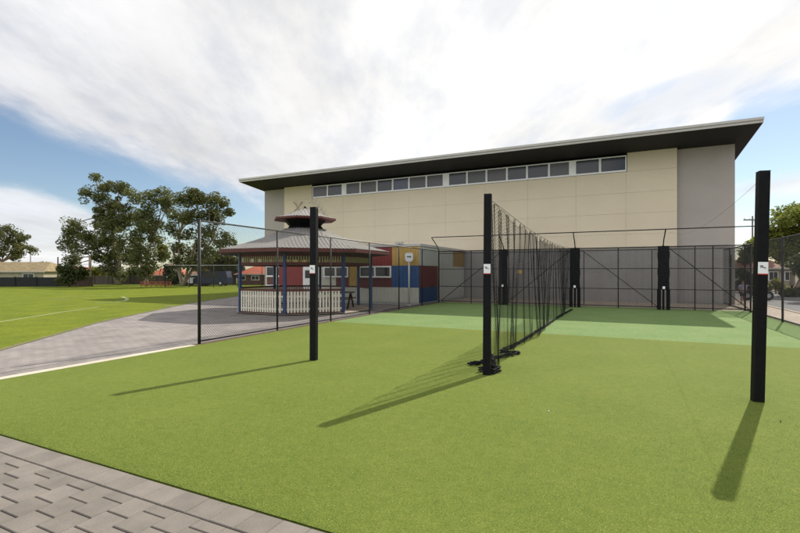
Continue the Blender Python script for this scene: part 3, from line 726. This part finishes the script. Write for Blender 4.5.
net_post(1.68, 7.34, R(1.15), 3.0, 1, 'rightmost black net post, leaning slightly, in front of the street fence')
# guy cables
def cable(a, b, sag, label, r=.004):
    a = Vector(a); b = Vector(b); pts = [a.lerp(b, k / 16) - Vector((0, 0, sag * 4 * (k / 16) * (1 - k / 16))) for k in range(17)]
    return tag(MB().tube(pts, r, 5).build('cable', M['wire']), label, 'cable')
cable((1.74, 7.4, 2.93), (1.95, BV - 1.05, 3.5), .42, 'thin dark cable from the top of the rightmost post', .002)
0 and cable((-5.2, 7.15, 2.85), (-5.2, BV - 1.05, 3.5), .3, 'thin dark cable from the top of the leftmost post', .002)

# hanging net
NU = -1.90
net = thing('practice_net', (NU, 7.4, 0), 'black mesh net hanging from a sagging cable behind the middle post', 'net')
def wire_z(v):
    pts = [(7.36, 2.93), (9.5, 2.83), (11.3, 2.74), (15.2, 2.68), (19, 2.72), (23.3, 2.84)]
    for (a, b), (c, d) in zip(pts, pts[1:]):
        if v <= c: return b + (d - b) * (v - a) / (c - a)
    return 2.84
MB().tube([(NU, v, wire_z(v)) for v in [7.36 + k * .53 for k in range(31)]], .005, 6).build('top_cable', M['wire'], net)
rnd = random.Random(3); hooks = []; v = 7.42; gap = .42
while v < 23.2: hooks.append(v); v += rnd.uniform(.35, .75)
def hemU(v): return NU + .10 * math.sin(v * 1.1 + .4) + .10 * math.exp(-((v - 9.1) / .5) ** 2) + .03 * math.sin(v * 4.3)
def net_pt(s, t):    # s along, t 0 bottom .. 1 top
    v = s +   .048 * math.sin(s * 2 * math.pi / .62 + .8 * math.sin(s)) * (.6 + .4 * t) + .012 * math.sin(s * 23 + t * 3)
    v = min(max(v, 7.38), 23.3)
    # scalloped top between hooks
    k = 0; near = min(abs(v - h) for h in hooks); zt = wire_z(v) - .02 - min(near, .35) ** 1.1 * .55
    ub = hemU(v); u = NU + (ub - NU) * (1 - t) ** 1.5 + .06 * math.cos(s * 2 * math.pi / .62) * (.6 - .35 * (1 - t)) + .02 * math.sin(s * 9 + t * 5)
    zb = .03; return Vector((u, v, zb + (zt - zb) * t))
mb = MB(); NS = 560; NT = 84
grid = [[net_pt(7.38 + 15.95 * i / NS, (j / NT)) for j in range(NT + 1)] for i in range(NS + 1)]
def strand(p, q, r=.0021):
    t = (q - p)
    if t.length < 1e-5: return
    w = Vector((0, 0, 1)).cross(t)
    if w.length < 1e-4 * 1: w = Vector((1, 0, 0))
    w.normalize(); w2 = t.normalized().cross(w); n = len(mb.v)
    o = [w * r, (w * -.5 + w2 * .87) * r, (w * -.5 - w2 * .87) * r]
    for pt in (p, q):
        for x in o: mb.v.append(tuple(pt + x))
    for (i, j) in ((0, 1), (1, 2), (2, 0)): mb.f.append((n + i, n + j, n + 3 + j, n + 3 + i)); mb.sm.append(False)
for i in range(NS):
    for j in range(NT):
        if (i + j) % 2: strand(grid[i][j], grid[i + 1][j + 1])
        else: strand(grid[i + 1][j], grid[i][j + 1])
for i in range(NS): strand(grid[i][NT], grid[i + 1][NT], .004)
mb.build('netting', M['net'], net)
# denser gathered folds hanging from hooks
for h in hooks:
    if rnd.random() < .3 or h < 8.2:
        mb = MB(); z1 = wire_z(h); pts = []; rr = []
        for k in range(9):
            t = k / 8; pts.append((NU + .03 * math.sin(h * 7 + t * 4) + (hemU(h) - NU) * t, h + .05 * math.sin(h * 5 + t * 5) + .12 * t * math.sin(h * 3), z1 - (z1 - .08) * t * (1 if h < 12 else .9)))
            rr.append(.006 + .004 * math.sin(t * 9 + h))
        mb.tube(pts, rr, 5); mb.build('fold', M['net'], net)
# hem lying on the turf, with the folds seen at the foot of the post
def lumpy(px_list, r, z=.02, jit=.012):
    pts = []; rr = []; P_ = [gnd(x, y) for x, y in px_list]
    for a, b in zip(P_, P_[1:]):
        n = max(2, int((b - a).length / .06))
        for k in range(n):
            p = a.lerp(b, k / n); pts.append((p.x + rnd.uniform(-jit, jit), p.y + rnd.uniform(-jit, jit), z + r * .7 + rnd.uniform(0, jit))); rr.append(r * rnd.uniform(.75, 1.3))
    return pts, rr
mb = MB()
for dz in range(5):
    pts, rr = lumpy([(572, 310.5), (560, 317), (547, 326.5), (536, 333.5), (524, 341.5), (512, 348.5), (503, 352.2), (501, 354), (510, 354.6), (518, 354.4), (519.5, 355.2), (514, 356.6), (505, 358), (497, 359.4), (491, 361.5)], .011, .010 + .010 * dz, .030)
    mb.tube(pts, rr, 7)
mb.build('hem', M['net'], net)
mb = MB()
for dz in range(7):
    pts, rr = lumpy([(491, 361.5), (484, 363.5), (478, 366), (471, 366.2), (467, 365)], .010, .008 + .008 * dz, .034); mb.tube(pts, rr, 7)
    pts, rr = lumpy([(479, 373), (484, 371.2), (492, 369.5), (497, 371.5), (499.5, 373), (494, 375), (486, 374.6), (480, 374)], .010, .008 + .010 * dz, .036); mb.tube(pts, rr, 7)
    pts, rr = lumpy([(491, 362), (493, 366), (495, 370)], .010, .02 + .02 * dz, .034); mb.tube(pts, rr, 7)
mb.build('slack', M['net'], net)

# ------------------------------------------------------------------ vegetation
def tube_limb(mb, a, b, r0, r1, bend=.12, rn=None):
    rn = rn or random; a = Vector(a); b = Vector(b); L_ = (b - a).length; pts = []; rr = []
    o1 = Vector((rn.uniform(-1, 1), rn.uniform(-1, 1), rn.uniform(-.3, .6))) * L_ * bend
    for k in range(7):
        t = k / 6; pts.append(a.lerp(b, t) + o1 * math.sin(t * math.pi)); rr.append(r0 + (r1 - r0) * t)
    mb.tube(pts, rr, 7)
def leaves(mb, c, rad, n, size, rn, flat=.75):
    for _ in range(n):
        while True:
            d = Vector((rn.uniform(-1, 1), rn.uniform(-1, 1), rn.uniform(-1, 1)))
            if .05 < d.length < 1: break
        d = d.normalized() * (d.length ** .5)
        p = c + Vector((d.x * rad, d.y * rad, d.z * rad * flat)); s = size * rn.uniform(.5, 1.2)
        a = Vector((rn.gauss(0, 1), rn.gauss(0, 1), rn.gauss(0, .6))).normalized(); b = a.cross(Vector((rn.gauss(0, 1), rn.gauss(0, 1), rn.gauss(0, 1)))).normalized()
        mb.quad(p - a * s, p + b * s * .42 + a * s * .1, p + a * s, p - b * s * .42)
def tree(name, base_px, d, blobs, trunk_r, label, group, lm, leaf=.175, dens=1.0, fork=.3, cat='tree', seed=1, joints=None, tuft=.78):
    rn = random.Random(seed); b0 = at(base_px[0], base_px[1], d); b0.z = 0
    t = thing(name, b0, label, cat, group); tr = MB(); cr = MB()
    fk = [at(x, y, d) for x, y in (joints or [(base_px[0], base_px[1] - 12)])]
    last = b0
    for j in fk: tube_limb(tr, b0, j, trunk_r * (1 if j is fk[0] else .7), trunk_r * .45, .05, rn)
    for (x, y, rx, ry) in blobs:
        c = at(x, y, d); sx = rx / F * d; sy = ry / F * d; c += Vector((math.sin(TH), -math.cos(TH), 0)) * rn.uniform(-1, 1) * sx * .9
        f = min(fk, key=lambda q: (q - c).length); tube_limb(tr, f, c, trunk_r * .3, trunk_r * .08, .1, rn)
        vol = sx * sx * sy; nt_ = max(3, int(2.4 * (vol / (tuft ** 3)) ** .72 * dens + 3))
        for _ in range(int(nt_ * 1.6)):
            while True:
                e = Vector((rn.uniform(-1, 1), rn.uniform(-1, 1), rn.uniform(-1, 1)))
                if e.length < 1: break
            q = c + Vector((e.x * sx, e.y * sx, e.z * sy)); leaves(cr, q, tuft * rn.uniform(.55, 1.15), int(95 * rn.uniform(.7, 1.2)), leaf, rn, .8)
            if rn.random() < .35: tube_limb(tr, c, q, trunk_r * .1, trunk_r * .03, .1, rn)
    tr.build('trunk', M['bark'], t); cr.build('crown', M[lm], t); return t
G1 = [(97, 178, 4, 3), (102, 186, 7, 6), (93, 197, 7, 7), (103, 199, 8, 8), (117, 188, 7, 6), (125, 190, 4, 5), (138, 197, 7, 6), (112, 204, 9, 7), (100, 212, 6, 6), (76, 224, 7, 6), (84, 234, 12, 8), (68, 233, 6, 5),
      (72, 245, 8, 6), (92, 246, 12, 9), (108, 224, 13, 11), (124, 214, 14, 11), (120, 234, 15, 12), (108, 246, 12, 9), (74, 258, 7, 4), (104, 258, 11, 7), (118, 256, 12, 9), (112, 268, 9, 6), (135, 244, 12, 10), (128, 222, 12, 10), (121, 274, 7, 5), (70, 264, 5, 4)]
tree('gum_tree', (119, 284), 60, G1, .38, 'tallest gum tree, far left of the hall, with a lone tuft at its top', 'gum trees beyond the sports field', 'gum', seed=11, joints=[(106, 256), (120, 240), (112, 215)])
G2 = [(152, 200, 9, 7), (160, 194, 9, 5), (147, 212, 9, 8), (140, 222, 10, 9), (166, 208, 9, 7), (152, 226, 10, 8), (140, 240, 12, 10), (146, 254, 11, 9), (138, 262, 9, 8), (150, 266, 8, 7), (155, 240, 7, 6), (172, 200, 7, 6), (160, 256, 5, 6), (142, 274, 8, 5)]
tree('gum_tree', (147, 284), 57, G2, .3, 'broad gum tree in the middle of the clump by the red roof', 'gum trees beyond the sports field', 'gum', seed=12, joints=[(140, 262), (152, 240), (136, 240)])
G3 = [(181, 199, 8, 6), (194, 192, 5, 4), (191, 203, 10, 7), (203, 199, 8, 6), (213, 200, 8, 6), (222, 205, 7, 6), (228, 211, 4, 4), (178, 214, 9, 8), (192, 218, 10, 8), (206, 214, 9, 7), (217, 219, 7, 6), (226, 234, 4, 5), (231, 243, 2, 3), (212, 232, 9, 7), (222, 242, 5, 4),
      (186, 238, 8, 8), (176, 248, 6, 6), (188, 254, 9, 7), (200, 246, 7, 8), (178, 262, 5, 5), (194, 264, 9, 6), (207, 256, 7, 6), (174, 230, 5, 5)]
tree('gum_tree', (183, 285), 54, G3, .26, 'gum tree nearest the pavilion with a spreading open crown and pale forked trunk', 'gum trees beyond the sports field', 'gum_olive', seed=13, joints=[(173, 250), (196, 240), (180, 232), (212, 240)])
G4 = [(-14, 238, 12, 9), (-4, 232, 9, 6), (8, 232, 9, 6), (18, 240, 9, 6), (6, 244, 10, 7), (25, 246, 6, 4), (-10, 252, 14, 8), (8, 256, 10, 4), (18, 252, 7, 3), (31, 251, 3, 3)]
tree('spreading_tree', (0, 286), 72, G4, .35, 'flat-topped tree at the left edge rising behind the tan-roofed house', 'gum trees beyond the sports field', 'gum_olive', seed=14, joints=[(2, 262)])
# low growth behind the field
low = [((69, 284), 52, [(66, 270, 6, 4), (75, 275, 5, 4), (69, 279, 6, 2.5), (79, 271, 3, 3)], 'dense', 'small dark tree in front of the low brown wall'),
       ((98, 283), 64, [(98, 272, 7, 5), (106, 275, 6, 4), (91, 277, 5, 3)], 'shrub', 'yellow-green shrub between the power pole and the tallest gum tree'),
       ((171, 284), 58, [(170, 270, 5, 5), (176, 276, 7, 6), (170, 280, 5, 4)], 'dense', 'dark rounded bush right of the steep red roof'),
       ((160, 284), 64, [(163, 256, 3, 6), (160, 248, 3, 5)], 'shrub', 'slim pale green tree above the steep red roof'),
       ((226, 284), 62, [(222, 258, 9, 7), (234, 260, 8, 7), (228, 270, 13, 8), (216, 264, 7, 8), (240, 270, 5, 6)], 'gum_olive', 'loose olive tree showing left of the pavilion roof'),
       ((205, 283), 66, [(202, 268, 6, 6), (208, 262, 5, 5)], 'shrub', 'light green tree in front of the brown roof'),
       ((38, 284), 78, [(44, 266, 3, 3), (50, 271, 4, 3)], 'shrub', 'small bright shrub beside the tan-roofed house'),
       ((128, 284), 66, [(126, 278, 9, 4), (134, 272, 6, 4)], 'dense', 'dark hedge under the gum trees')]
for i, (b, d, bl, lm, lb) in enumerate(low):
    tree('background_tree' if 'tree' in lb else 'bush', b, d, bl, .14, lb, None, lm, cat='tree' if 'tree' in lb else 'bush', seed=30 + i, leaf=.22, tuft=.7, dens=1.2)
# right side greenery
tree('street_tree', (792, 292), 33, [(790, 222, 16, 9), (808, 214, 20, 10), (776, 228, 10, 6), (770, 238, 9, 7), (786, 240, 16, 10), (806, 236, 18, 12), (830, 222, 20, 14), (796, 250, 14, 7), (815, 252, 14, 8), (782, 254, 9, 6), (772, 247, 6, 5), (798, 260, 12, 5)], .22, 'bright lime green street tree across the road at the right edge', None, 'lime', seed=51, leaf=.15, tuft=.55, dens=1.5, joints=[(795, 262), (810, 255)])
tree('street_tree', (757, 288), 46, [(757, 246, 8, 6), (748, 251, 8, 6), (743, 257, 6, 5), (764, 250, 8, 8), (752, 262, 6, 4), (768, 236, 5, 5)], .2, 'smaller green tree further along the road beside the hall corner', None, 'gum_olive', seed=52, leaf=.2, tuft=.6, dens=.8, joints=[(757, 264)])
tree('shade_tree', (812, 297), 26, [(806, 262, 12, 8), (818, 268, 14, 12), (800, 274, 8, 6), (812, 284, 12, 8), (796, 266, 5, 5)], .2, 'dark tree overhanging the far verge at the right edge', None, 'dense', seed=53, leaf=.14, tuft=.5, dens=.7, joints=[(812, 280)])
tree('bush', (744, 293), 38, [(746, 280, 8, 6), (741, 284, 5, 6), (750, 286, 6, 5), (744, 274, 4, 4)], .1, 'dark conical bush beyond the corner of the hall', None, 'dense', seed=54, leaf=.14, tuft=.4, cat='bush', dens=.8)
tree('bush', (776, 293), 36, [(776, 284, 4, 4), (780, 288, 4, 3), (772, 288, 3, 3)], .06, 'yellow-green shrub against the beige house across the road', None, 'shrub', seed=55, leaf=.1, tuft=.3, cat='bush')
tree('bush', (800, 297), 31, [(792, 292, 8, 2.5), (804, 292, 8, 3), (785, 292.5, 4, 2)], .05, 'low dark shrubs along the far kerb', None, 'dense', seed=56, leaf=.1, tuft=.3, cat='bush')

# ------------------------------------------------------------------ far houses, walls and poles
def house(x0, x1, y_base, y_eave, y_ridge, d, wall, roof, label, nwin=2, depth=7, hip=.5, chimney=False, cat='house'):
    b = at((x0 + x1) / 2, 272, d); b.z = 0; t = thing('house', b, label, cat, rz=TH)
    w = (x1 - x0) / F * d; he = max(CAMH + (HOR - y_eave) / F * d, 1.2); hr = CAMH + (HOR - y_ridge) / F * d
    mt = Matrix.Rotation(TH, 4, 'Z'); mt.translation = b
    MB().box(-w / 2 + .35, w / 2 - .35, .35, depth - .35, 0, he, mt).build('wall', M[wall], t)
    mb = MB(); hx = w / 2 - hip * depth / 2; hx = max(hx, .1)
    A = [mt @ Vector(p) for p in ((-w / 2, 0, he), (w / 2, 0, he), (w / 2, depth, he), (-w / 2, depth, he), (-hx, depth / 2, hr), (hx, depth / 2, hr))]
    mb.quad(A[0], A[1], A[5], A[4]); mb.quad(A[1], A[2], A[5]); mb.quad(A[2], A[3], A[4], A[5]); mb.quad(A[3], A[0], A[4]); mb.quad(A[3], A[2], A[1], A[0])
    r = mb.build('roof', M[roof], t)
    MB().box(-w / 2 - .05, w / 2 + .05, -.08, 0, he - .12, he + .02, mt).build('gutter', M['fascia'], t)
    for i in range(nwin):
        c = -w / 2 + w * (i + .5) / nwin; s = min(.8, w / nwin * .3)
        f = MB().box(c - s, c + s, .28, .348, he * .42, he * .85, mt).build('window', M['white_frame'], t)
        mb = MB(); mb.box(c - s + .08, c - .03, .26, .279, he * .42 + .08, he * .85 - .08, mt); mb.box(c + .03, c + s - .08, .26, .279, he * .42 + .08, he * .85 - .08, mt); mb.build('pane', M['dark_glass'], f)
    return t
house(-60, 44, 280, 271.5, 261.5, 64, 'render', 'tan_roof', 'long low house with a tan tiled roof at the far left', 3)
house(34, 58, 280, 273, 266, 74, 'brick', 'tan_roof', 'small gable of brick and tan tiles right of the long low house', 1)
house(52, 82, 280, 273, 266.5, 84, 'brick', 'terracotta', 'house with a small red roof behind the dark small tree', 1)
house(148, 173, 283, 276, 263.5, 70, 'brick', 'terracotta', 'house with a steep red tiled roof between the gum trunks', 2, hip=.9)
house(186, 219, 283, 274, 265, 70, 'brick', 'brown_roof', 'brown roofed brick house seen through the left end of the fence', 2)
house(234, 275, 285, 274, 265.5, 60, 'brick', 'terracotta', 'red roofed brick house seen through the open pavilion', 3)
house(116, 142, 283, 277, 268, 74, 'render', 'tan_roof', 'pale house hidden behind the tallest gum tree', 1)
# across the road
house(768, 800, 293, 268, 254, 42, 'render', 'brown_roof', 'beige gabled house across the road', 2, depth=8)
house(728, 764, 290, 270, 261, 60, 'render', 'terracotta', 'house with a pinkish roof down the road past the hall corner', 2)
MB_ = MB()
def wallbox(x0, x1, d, h, m, name, label, cat):
    a = at(x0, 272, d); b = at(x1, 272, d); a.z = b.z = 0; dd = b - a; mt = Matrix.Rotation(math.atan2(dd.y, dd.x), 4, 'Z'); mt.translation = a
    L_ = dd.length; mb = MB(); k = max(1, int(L_ / 2.4))
    t = thing(name, (a.x, a.y, 0), label, cat)
    for i in range(k): mb.box(L_ * i / k + .02, L_ * (i + 1) / k - .02, 0, .08, 0, h * random.uniform(.97, 1.02), mt)
    mb.build('panel', m, t)
    for i in range(k + 1): MB().box(L_ * i / k - .06, L_ * i / k + .06, -.06, -.002, 0, h * 1.05, mt).build('post', m, t)
wallbox(-70, 57.5, 53, 1.1, M['dark_fence'], 'boundary_fence', 'low near-black fence at the far left of the field', 'fence')
wallbox(58.5, 93, 54, 1.15, M['brick_fence'], 'boundary_wall', 'low brown wall behind the small dark tree', 'wall')
wallbox(94, 236, 62, 1.2, M['timber'], 'boundary_fence', 'grey timber fence running behind the gum trunks', 'fence')
# red railing under the gum trees
rr_ = thing('red_railing', at(155, 284, 52) * 1, 'low orange-red railing under the gum trees', 'railing'); 
a = at(141, 284, 52); b = at(171, 284, 52); a.z = b.z = 0
for z in (.2, .4, .58): MB().bar((a.x, a.y, z), (b.x, b.y, z), .06).build('rail', M['red_rail'], rr_)
for k in range(7): p = a.lerp(b, k / 6); MB().bar((p.x, p.y, 0), (p.x, p.y, .62), .07).build('post', M['red_rail'], rr_)
# far chain link fence along the field edge
ff = thing('boundary_fence', at(230, 286, 50), 'thin silver chain link fence along the far side of the field', 'fence')
a = at(165, 284, 50); b = at(262, 284, 50); a.z = b.z = 0
MB().tube([(a.x, a.y, 2.45), (b.x, b.y, 2.45)], .035, 6).build('top_rail', M['galv'], ff)
for k in range(5): p = a.lerp(b, k / 4); MB().tube([(p.x, p.y, 0), (p.x, p.y, 2.5)], .035, 6).build('post', M['pvc'], ff)
mb = MB(); chain(mb, (a.x, a.y), (b.x, b.y), .05, 2.45, .2, .004); mb.build('wire_mesh', M['wire'], ff)
def pole(x, yt, d, label, arm=0, m='timber', r=.13):
    b = at(x, 284, d); b.z = 0; t = thing('power_pole', b, label, 'pole'); h = CAMH + (HOR - yt) / F * d
    MB().tube([(b.x, b.y, 0), (b.x, b.y, h)], [r, r * .7], 8).build('pole', M[m], t)
    if arm:
        e = Vector((math.cos(TH), math.sin(TH), 0)) * arm; c = Vector((b.x, b.y, h - .4)); MB().bar(c - e, c + e, .12).build('crossarm', M['timber'], t)
        for k in (-.9, -.3, .3, .9): p = c + e * k; MB().tube([p, p + Vector((0, 0, .25))], .05, 6).build('insulator', M['white_frame'], t)
pole(58, 257, 62, 'dark power pole in front of the small red roof')
pole(90, 257, 56, 'pale brown pole standing left of the tallest gum tree', 0, 'bark', .2)
pole(30.5, 252, 80, 'thin pole above the tan-roofed house', 0, 'timber', .09)
pole(42.5, 262, 90, 'distant short pole with a crossarm right of the thin pole', 1.0, 'timber', .08)
pole(752.5, 216, 46, 'tall power pole with crossarm beyond the hall corner', .9, 'timber', .1)
# overhead wires
for (x0, y0, x1, y1, d, lb) in ((42, 266, 90, 264, 70, 'thin power line above the small red roof'), (753, 222, 830, 205, 44, 'power line running from the street pole to the right edge')):
    a = at(x0, y0, d); b = at(x1, y1, d); tag(MB().tube([a.lerp(b, k / 8) - Vector((0, 0, .15 * math.sin(math.pi * k / 8))) for k in range(9)], .018, 4).build('power_line', M['wire']), lb, 'power line')
# vehicles parked beyond
def car(x, d, m, label, h=1.4, L_=4.2, rzv=TH, van=False):
    b = at(x, 284, d); b.z = 0; t = thing('parked_car', b, label, 'van' if van else 'car', rz=rzv); mt = Matrix.Rotation(rzv, 4, 'Z'); mt.translation = b
    prof_ = [(-L_ / 2, .3), (-L_ / 2, .75), (-L_ * .44, .9), (-L_ * .30, .95), (-L_ * .16, h), (L_ * .2, h), (L_ * .36, .95), (L_ * .47, .9), (L_ / 2, .7), (L_ / 2, .3)] if not van else [(-L_ / 2, .3), (-L_ / 2, .9), (-L_ * .40, 1.05), (-L_ * .26, h), (L_ * .46, h), (L_ / 2, 1.0), (L_ / 2, .3)]
    mb = MB(); P0 = [mt @ Vector((x, -.85, z)) for x, z in prof_]; P1 = [mt @ Vector((x, .85, z)) for x, z in prof_]
    mb.quad(*P0); mb.quad(*P1[::-1])
    for i in range(len(P0)): j = (i + 1) % len(P0); mb.quad(P0[i], P1[i], P1[j], P0[j])
    mb.build('body', m, t, bevel=.06)
    MB().box(-L_ * .2, L_ * .22, -.87, -.852, 1.0, h - .12, mt).build('side_window', M['dark_glass'], t)
    for s in (-.3, .3):
        for y in (-.82, .82):
            c = mt @ Vector((s * L_, y, .32)); e = (mt.to_3x3() @ Vector((0, 1, 0))) * .1
            w = MB().tube([c - e, c + e], .32, 16).build('wheel', M['tyre'], t); MB().tube([c - e * 1.1, c + e * 1.1], .17, 12).build('rim', M['galv'], w)
car(213, 56, M['car_blue'], 'dark blue van parked left of the pavilion beyond the field', 1.8, 4.2, TH, True)
car(197, 57, M['car_white'], 'white car parked behind the left end of the fence', 1.35, 3.6)

# ------------------------------------------------------------------ child and motor scooter by the footpath
def skin_body(name, nodes, edges, mt, m, parent, sub=2):
    me = bpy.data.meshes.new(name); me.from_pydata([tuple(mt @ Vector(n[:3])) for n in nodes], edges, []); o = bpy.data.objects.new(name, me); C.objects.link(o)
    me.materials.append(m); o.parent = parent; loc = parent.matrix_basis; me.transform(loc.inverted())
    sk = o.modifiers.new('skin', 'SKIN'); 
    for i, n in enumerate(nodes): me.skin_vertices[0].data[i].radius = (n[3], n[3] if len(n) < 5 else n[4])
    me.skin_vertices[0].data[0].use_root = True
    s = o.modifiers.new('sub', 'SUBSURF'); s.levels = sub; s.render_levels = sub; return o
def person(px_, d, h, label):
    b = at(px_, 284, d); b.z = 0; t = thing('person', b, label, 'person', rz=TH); k = h / 1.7
    mt = Matrix.Translation(b) @ Matrix.Rotation(TH, 4, 'Z') @ Matrix.Scale(k, 4)
    N_ = [(0, 0, .92, .14, .1), (0, 0, 1.12, .13, .09), (0, 0, 1.34, .16, .09), (0, 0, 1.45, .06), (0, -.01, 1.53, .055), (0, -.01, 1.62, .095, .085), (0, 0, 1.7, .05),
          (-.19, 0, 1.38, .05), (-.33, .06, 1.18, .042), (-.19, -.08, 1.0, .032), (.19, 0, 1.38, .05), (.33, .06, 1.18, .042), (.19, -.08, 1.0, .032),
          (-.1, 0, .82, .085), (-.12, -.01, .48, .055), (-.13, .02, .09, .038), (-.13, -.13, .04, .035), (.1, 0, .82, .085), (.12, -.01, .48, .055), (.13, .02, .09, .038), (.13, -.13, .04, .035)]
    E_ = [(0, 1), (1, 2), (2, 3), (3, 4), (4, 5), (5, 6), (2, 7), (7, 8), (8, 9), (2, 10), (10, 11), (11, 12), (0, 13), (13, 14), (14, 15), (15, 16), (0, 17), (17, 18), (18, 19), (19, 20)]
    skin_body('body', N_, E_, mt, M['skin'], t)
    S_ = [(0, 0, .88, .165, .125), (0, 0, 1.12, .15, .11), (0, 0, 1.36, .175, .105), (0, 0, 1.44, .08), (-.2, 0, 1.37, .068), (-.30, .045, 1.22, .062), (.2, 0, 1.37, .068), (.30, .045, 1.22, .062)]
    skin_body('shirt', S_, [(0, 1), (1, 2), (2, 3), (2, 4), (4, 5), (2, 6), (6, 7)], mt, M['lavender'], t)
    P_ = [(0, 0, .93, .15, .115), (-.1, 0, .8, .105), (-.12, 0, .5, .085), (.1, 0, .8, .105), (.12, 0, .5, .085)]
    skin_body('shorts', P_, [(0, 1), (1, 2), (0, 3), (3, 4)], mt, M['navy_cloth'], t)
    mb = MB(); mb.ball((0, .015, 1.655), .107, 1, 1, .85); mb.v = [tuple(mt @ Vector(v)) for v in mb.v]; mb.build('hair', M['hair'], t)
    for s in (-1, 1):      # hands on hips: palm, fingers, thumb
        H_ = [(s * .19, -.08, 1.0, .03, .016), (s * .155, -.11, .97, .036, .016)] ; E2 = [(0, 1)]
        for f in range(4): H_ += [(s * (.14 - .004 * f), -.13 - .004 * f, .99 - .018 * f, .009), (s * .10, -.15, .985 - .018 * f, .008)]; E2 += [(1, 2 + 2 * f), (2 + 2 * f, 3 + 2 * f)]
        H_ += [(s * .175, -.09, 1.02, .01), (s * .15, -.06, 1.03, .009)]; E2 += [(0, 10), (10, 11)]
        skin_body('hand', H_, E2, mt, M['skin'], t, 1)
person(743, 24.5, 1.2, 'child in a lavender top standing hands on hips past the back right fence corner')
def scooter(px_, d, rzv, label):
    b = at(px_, 284, d); b.z = 0; t = thing('motor_scooter', b, label, 'motorbike', rz=rzv); mt = Matrix.Rotation(rzv, 4, 'Z'); mt.translation = b
    for x in (-.6, .6):
        c = mt @ Vector((x, 0, .28)); e = (mt.to_3x3() @ Vector((0, 1, 0))) * .05; w = MB().tube([c - e, c + e], .28, 18).build('wheel', M['tyre'], t); MB().tube([c - e * 1.15, c + e * 1.15], .13, 12).build('rim', M['galv'], w)
    mb = MB(); mb.tube([mt @ Vector(p) for p in ((-.75, 0, .62), (-.4, 0, .6), (-.15, 0, .42), (.15, 0, .32), (.38, 0, .45), (.48, 0, .8))], [.1, .17, .18, .14, .12, .1], 10); mb.build('body', M['navy_cloth'], t)
    MB().tube([mt @ Vector(p) for p in ((-.8, 0, .76), (-.5, 0, .8), (-.1, 0, .74))], [.06, .12, .08], 10).build('seat', M['black'], t)
    mb = MB(); mb.tube([mt @ Vector(p) for p in ((.6, 0, .28), (.5, 0, .7), (.42, 0, .95))], .035, 8); mb.build('fork', M['galv'], t)
    MB().tube([mt @ Vector(p) for p in ((.36, -.32, 1.0), (.42, 0, .96), (.36, .32, 1.0))], .018, 8).build('handlebar', M['pvc'], t)
    MB().ball(mt @ Vector((.52, 0, .86)), .08).build('headlight', M['sticker'], t)
scooter(757.5, 27, R(20), 'dark blue motor scooter parked behind the rightmost net post')

# turf pile: real fibres where the camera could stand close to them
import numpy as np
rs = np.random.RandomState(4)
n = 760000
U_ = rs.uniform(-8.6, 4.9, n); V_ = 2.45 + rs.rand(n) ** 1.35 * 6.2
d_ = np.hypot(U_, V_); keep = (rs.rand(n) < np.clip(3.6 / d_, 0, 1) ** 1.1 * np.clip((8.4 - d_) / 4.2, 0, 1)) & (V_ > -U_ * .28 + .6); U_, V_ = U_[keep], V_[keep]; n = len(U_)
an = rs.uniform(0, 2 * np.pi, n); ln = rs.uniform(.2, 1.2, n) * .010; hh = rs.uniform(.5, 1.15, n) * .0055; wd = .0011 * np.clip(np.hypot(U_, V_) / 3, 1, 2)
pa = rs.uniform(0, 2 * np.pi, n); co = np.zeros((n, 3, 3))
co[:, 0] = np.c_[U_ - wd * np.cos(pa), V_ - wd * np.sin(pa), np.full(n, .011)]
co[:, 1] = np.c_[U_ + wd * np.cos(pa), V_ + wd * np.sin(pa), np.full(n, .011)]
co[:, 2] = np.c_[U_ + ln * np.cos(an), V_ + ln * np.sin(an), .012 + hh]
me = bpy.data.meshes.new('turf_fibres'); me.vertices.add(3 * n); me.loops.add(3 * n); me.polygons.add(n)
me.vertices.foreach_set('co', co.ravel()); me.loops.foreach_set('vertex_index', np.arange(3 * n)); me.polygons.foreach_set('loop_start', np.arange(0, 3 * n, 3)); me.polygons.foreach_set('loop_total', np.full(n, 3)); me.update(calc_edges=True)
o = bpy.data.objects.new('turf_fibres', me); C.objects.link(o); me.materials.append(leafmat('fibre', (.092, .145, .025), (.150, .200, .040), .45))
tag(o, 'short green artificial turf fibres in the foreground', 'turf', kind='stuff')

# small litter on the turf
lrn = random.Random(9)
for i, (x, y, lb) in enumerate(((780.5, 423, 'small dark twig on the turf right of the rightmost post'), (549, 413, 'tiny pale scrap on the turf right of the middle post'))):
    p = gnd(x, y); a = lrn.uniform(0, 3)
    mb = MB(); q = Vector((math.cos(a), math.sin(a), 0)) * (.03 if i == 0 else .012)
    mb.tube([(p.x - q.x, p.y - q.y, .018), (p.x, p.y, .03), (p.x + q.x, p.y + q.y, .018)], [.003, .006, .003], 6)
    tag(mb.build('twig' if i == 0 else 'paper_scrap', M['leaf_dry'] if i == 0 else M['sticker']), lb, 'twig' if i == 0 else 'scrap')
